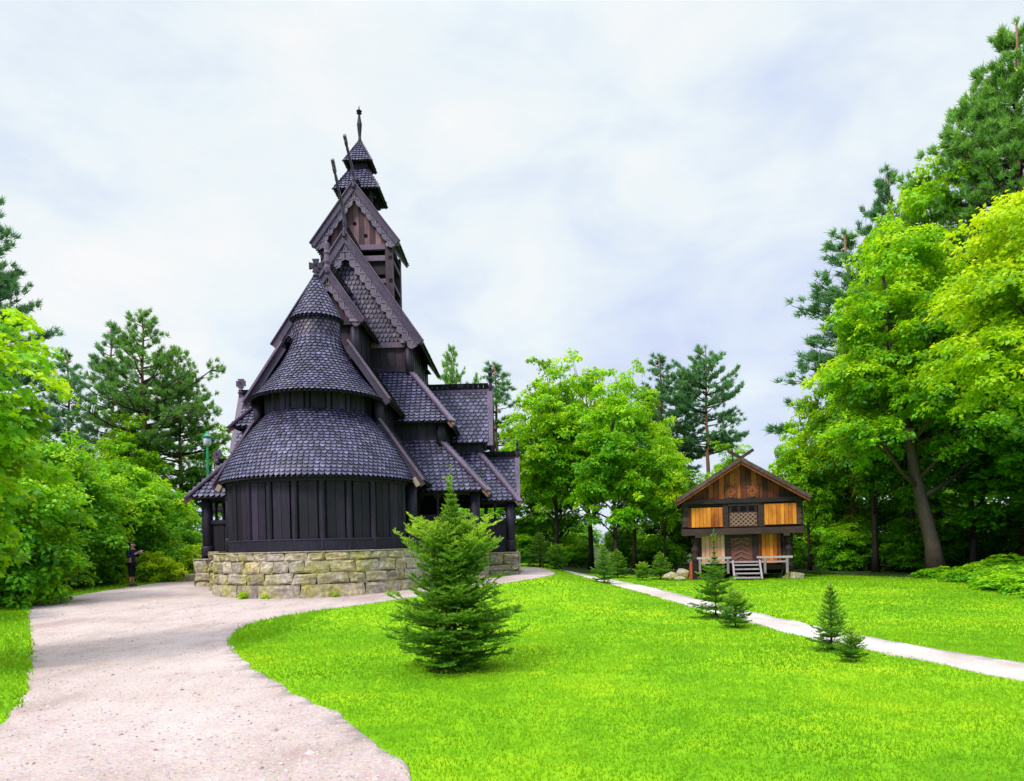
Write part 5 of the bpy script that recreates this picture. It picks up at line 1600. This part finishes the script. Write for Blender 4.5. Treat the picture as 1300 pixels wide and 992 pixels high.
# nest box on the great maple
nb_ = thing('nest_box', 'small grey wooden nest box fixed on the trunk of the great maple', 'nest box', (15.98, 28.34, 5.45))
MB().box((0, 0, .2), (.26, .24, .4), tint=.6).build('box', M['grey_board'], nb_)
MB().bar((0, -.2, .40), (0, .16, .48), .34, .04, (0, 0, 1), .4).build('lid', M['grey_board'], nb_)
MB().tube([(0, -.122, .26), (0, -.115, .26)], [.04, .04], 12).build('hole', M['dark'], nb_)

# ------------------------------------------------------------------ person taking a photograph
def skin(name, verts, edges, radii, mat, parent, level=2, root=0):
    me = bpy.data.meshes.new(name); me.from_pydata([tuple(v) for v in verts], edges, [])
    o = bpy.data.objects.new(name, me); COL.objects.link(o)
    m = o.modifiers.new('skin', 'SKIN'); m.use_smooth_shade = True
    for i, sv_ in enumerate(me.skin_vertices[0].data):
        r_ = radii[i]; sv_.radius = r_ if isinstance(r_, tuple) else (r_, r_); sv_.use_root = (i == root)
    s_ = o.modifiers.new('sub', 'SUBSURF'); s_.levels = level; s_.render_levels = level
    dg = bpy.context.evaluated_depsgraph_get()
    me2 = bpy.data.meshes.new_from_object(o.evaluated_get(dg)); me2.name = name
    bpy.data.objects.remove(o)
    me2.materials.append(mat) if not me2.materials else None
    for p in me2.polygons: p.use_smooth = True
    return link(bpy.data.objects.new(name, me2), parent)
SK = mat_plain('skin', (.48, .25, .17), .5, .4, .08); NV = mat_plain('navy_cloth', (.010, .016, .045), .8, .2, .3, 20)
BK = mat_plain('black_cloth', (.008, .008, .011), .85, .2, .3, 20); HR = mat_plain('dark_hair', (.018, .010, .007), .5, .4, .3, 30); SH = mat_plain('shoe', (.02, .03, .045), .6)
pe = thing('person', 'person in navy jacket and black knee length trousers holding up a camera', 'person', (-14.55, 27.1, ground_z(-14.55, 27.1)), R(-12))
# faces +x ; body parts in metres
body_v = [(0, 0, .92), (.0, 0, 1.12), (.0, 0, 1.32), (.02, 0, 1.42), (.04, 0, 1.50), (.05, 0, 1.56), (.05, 0, 1.64),
          (0, -.17, 1.36), (.05, -.24, 1.13), (.30, -.12, 1.26), (.37, -.08, 1.30),
          (0, .17, 1.36), (.05, .24, 1.13), (.30, .10, 1.26), (.37, .06, 1.30),
          (0, -.09, .86), (.03, -.10, .48), (-.01, -.11, .09), (0, .09, .86), (-.03, .10, .48), (-.06, .11, .09)]
body_e = [(0, 1), (1, 2), (2, 3), (3, 4), (4, 5), (5, 6), (2, 7), (7, 8), (8, 9), (9, 10), (2, 11), (11, 12), (12, 13), (13, 14), (0, 15), (15, 16), (16, 17), (0, 18), (18, 19), (19, 20)]
body_r = [(.13, .14), (.10, .13), (.10, .15), (.06, .07), .05, (.095, .075), (.085, .07), .055, .042, .034, .028, .055, .042, .034, .028, .082, .052, .036, .082, .052, .036]
bd = skin('body', body_v, body_e, body_r, SK, pe)
skin('jacket', [(0, 0, .86), (0, 0, 1.0), (.0, 0, 1.15), (.0, 0, 1.33), (.02, 0, 1.43), (0, -.18, 1.36), (.05, -.245, 1.13), (.27, -.135, 1.245), (0, .18, 1.36), (.05, .245, 1.13), (.27, .115, 1.245)],
     [(0, 1), (1, 2), (2, 3), (3, 4), (3, 5), (5, 6), (6, 7), (3, 8), (8, 9), (9, 10)], [(.15, .165), (.14, .155), (.125, .145), (.125, .17), (.07, .075), .072, .06, .05, .072, .06, .05], NV, pe)
skin('trousers', [(0, 0, .90), (0, -.09, .82), (.025, -.10, .50), (.01, -.105, .36), (0, .09, .82), (-.025, .10, .50), (-.04, .105, .36)], [(0, 1), (1, 2), (2, 3), (0, 4), (4, 5), (5, 6)], [(.135, .15), .098, .072, .068, .098, .072, .068], BK, pe)
for y, x in ((-.11, -.01), (.11, -.06)):
    skin('shoe', [(x - .05, y, .05), (x + .06, y, .05), (x + .17, y, .035)], [(0, 1), (1, 2)], [(.045, .05), (.045, .05), (.03, .045)], SH, pe)
skin('hair', [(.0, 0, 1.60), (-.02, 0, 1.66), (.04, 0, 1.70), (-.06, 0, 1.58), (-.10, 0, 1.47), (-.11, 0, 1.38)], [(0, 1), (1, 2), (0, 3), (3, 4), (4, 5)], [(.085, .085), (.09, .09), (.06, .07), .055, .04, .022], HR, pe)
fc = MB()
fc.bar((.135, 0, 1.60), (.16, 0, 1.565), .028, .03, (1, 0, 0)); fc.build('nose', SK, bd)
for y in (-.035, .035): MB().lathe([(.004, -.012), (.014, -.006), (.014, .006), (.004, .012)], (.125, y, 1.612), 8).build('eye', HR, bd)
MB().box((.132, 0, 1.525), (.012, .05, .012)).build('mouth', mat_plain('lips', (.35, .1, .09)), bd)
for y in (-.078, .078): MB().lathe([(.008, -.03), (.018, -.01), (.02, .015), (.006, .03)], (.05, y, 1.59), 8).build('ear', SK, bd)
for sy in (-1, 1):
    h = MB()
    y0 = sy * .075 - .01
    h.tube([(.36, y0, 1.295), (.40, y0 * .95, 1.31), (.435, y0 * .9, 1.325)], [.026, .036, .03], 8)
    for i, (l_, dz) in enumerate(((.062, .024), (.070, .008), (.064, -.008), (.050, -.022))):
        b0 = V(.43, y0 * .9, 1.325 + dz)
        h.tube([b0, b0 + V(l_ * .55, sy * .018, .0), b0 + V(l_ * .8, -sy * .008, 0), b0 + V(l_ * .75, -sy * .03, 0)], [.0095, .009, .0085, .006], 6)
    b0 = V(.395, y0 * .8, 1.33)
    h.tube([b0, b0 + V(.03, -sy * .022, .018), b0 + V(.06, -sy * .03, .012)], [.011, .010, .007], 6)
    h.build('hand', SK, bd, True)
pc = thing('photo_camera', 'pale compact camera held up in both hands by the person', 'camera', (0, 0, 0))
pc.location = pe.matrix_basis @ V(.478, -.01, 1.328); pc.rotation_euler = pe.rotation_euler
MB().box((0, 0, 0), (.05, .12, .075)).build('camera_body', mat_plain('silver_plastic', (.6, .62, .65), .35), pc, bevel=.006)
MB().tube([(.025, 0, 0), (.075, 0, 0)], [.034, .03], 14).build('lens', mat_plain('black_plastic', (.012, .012, .014), .35), pc)
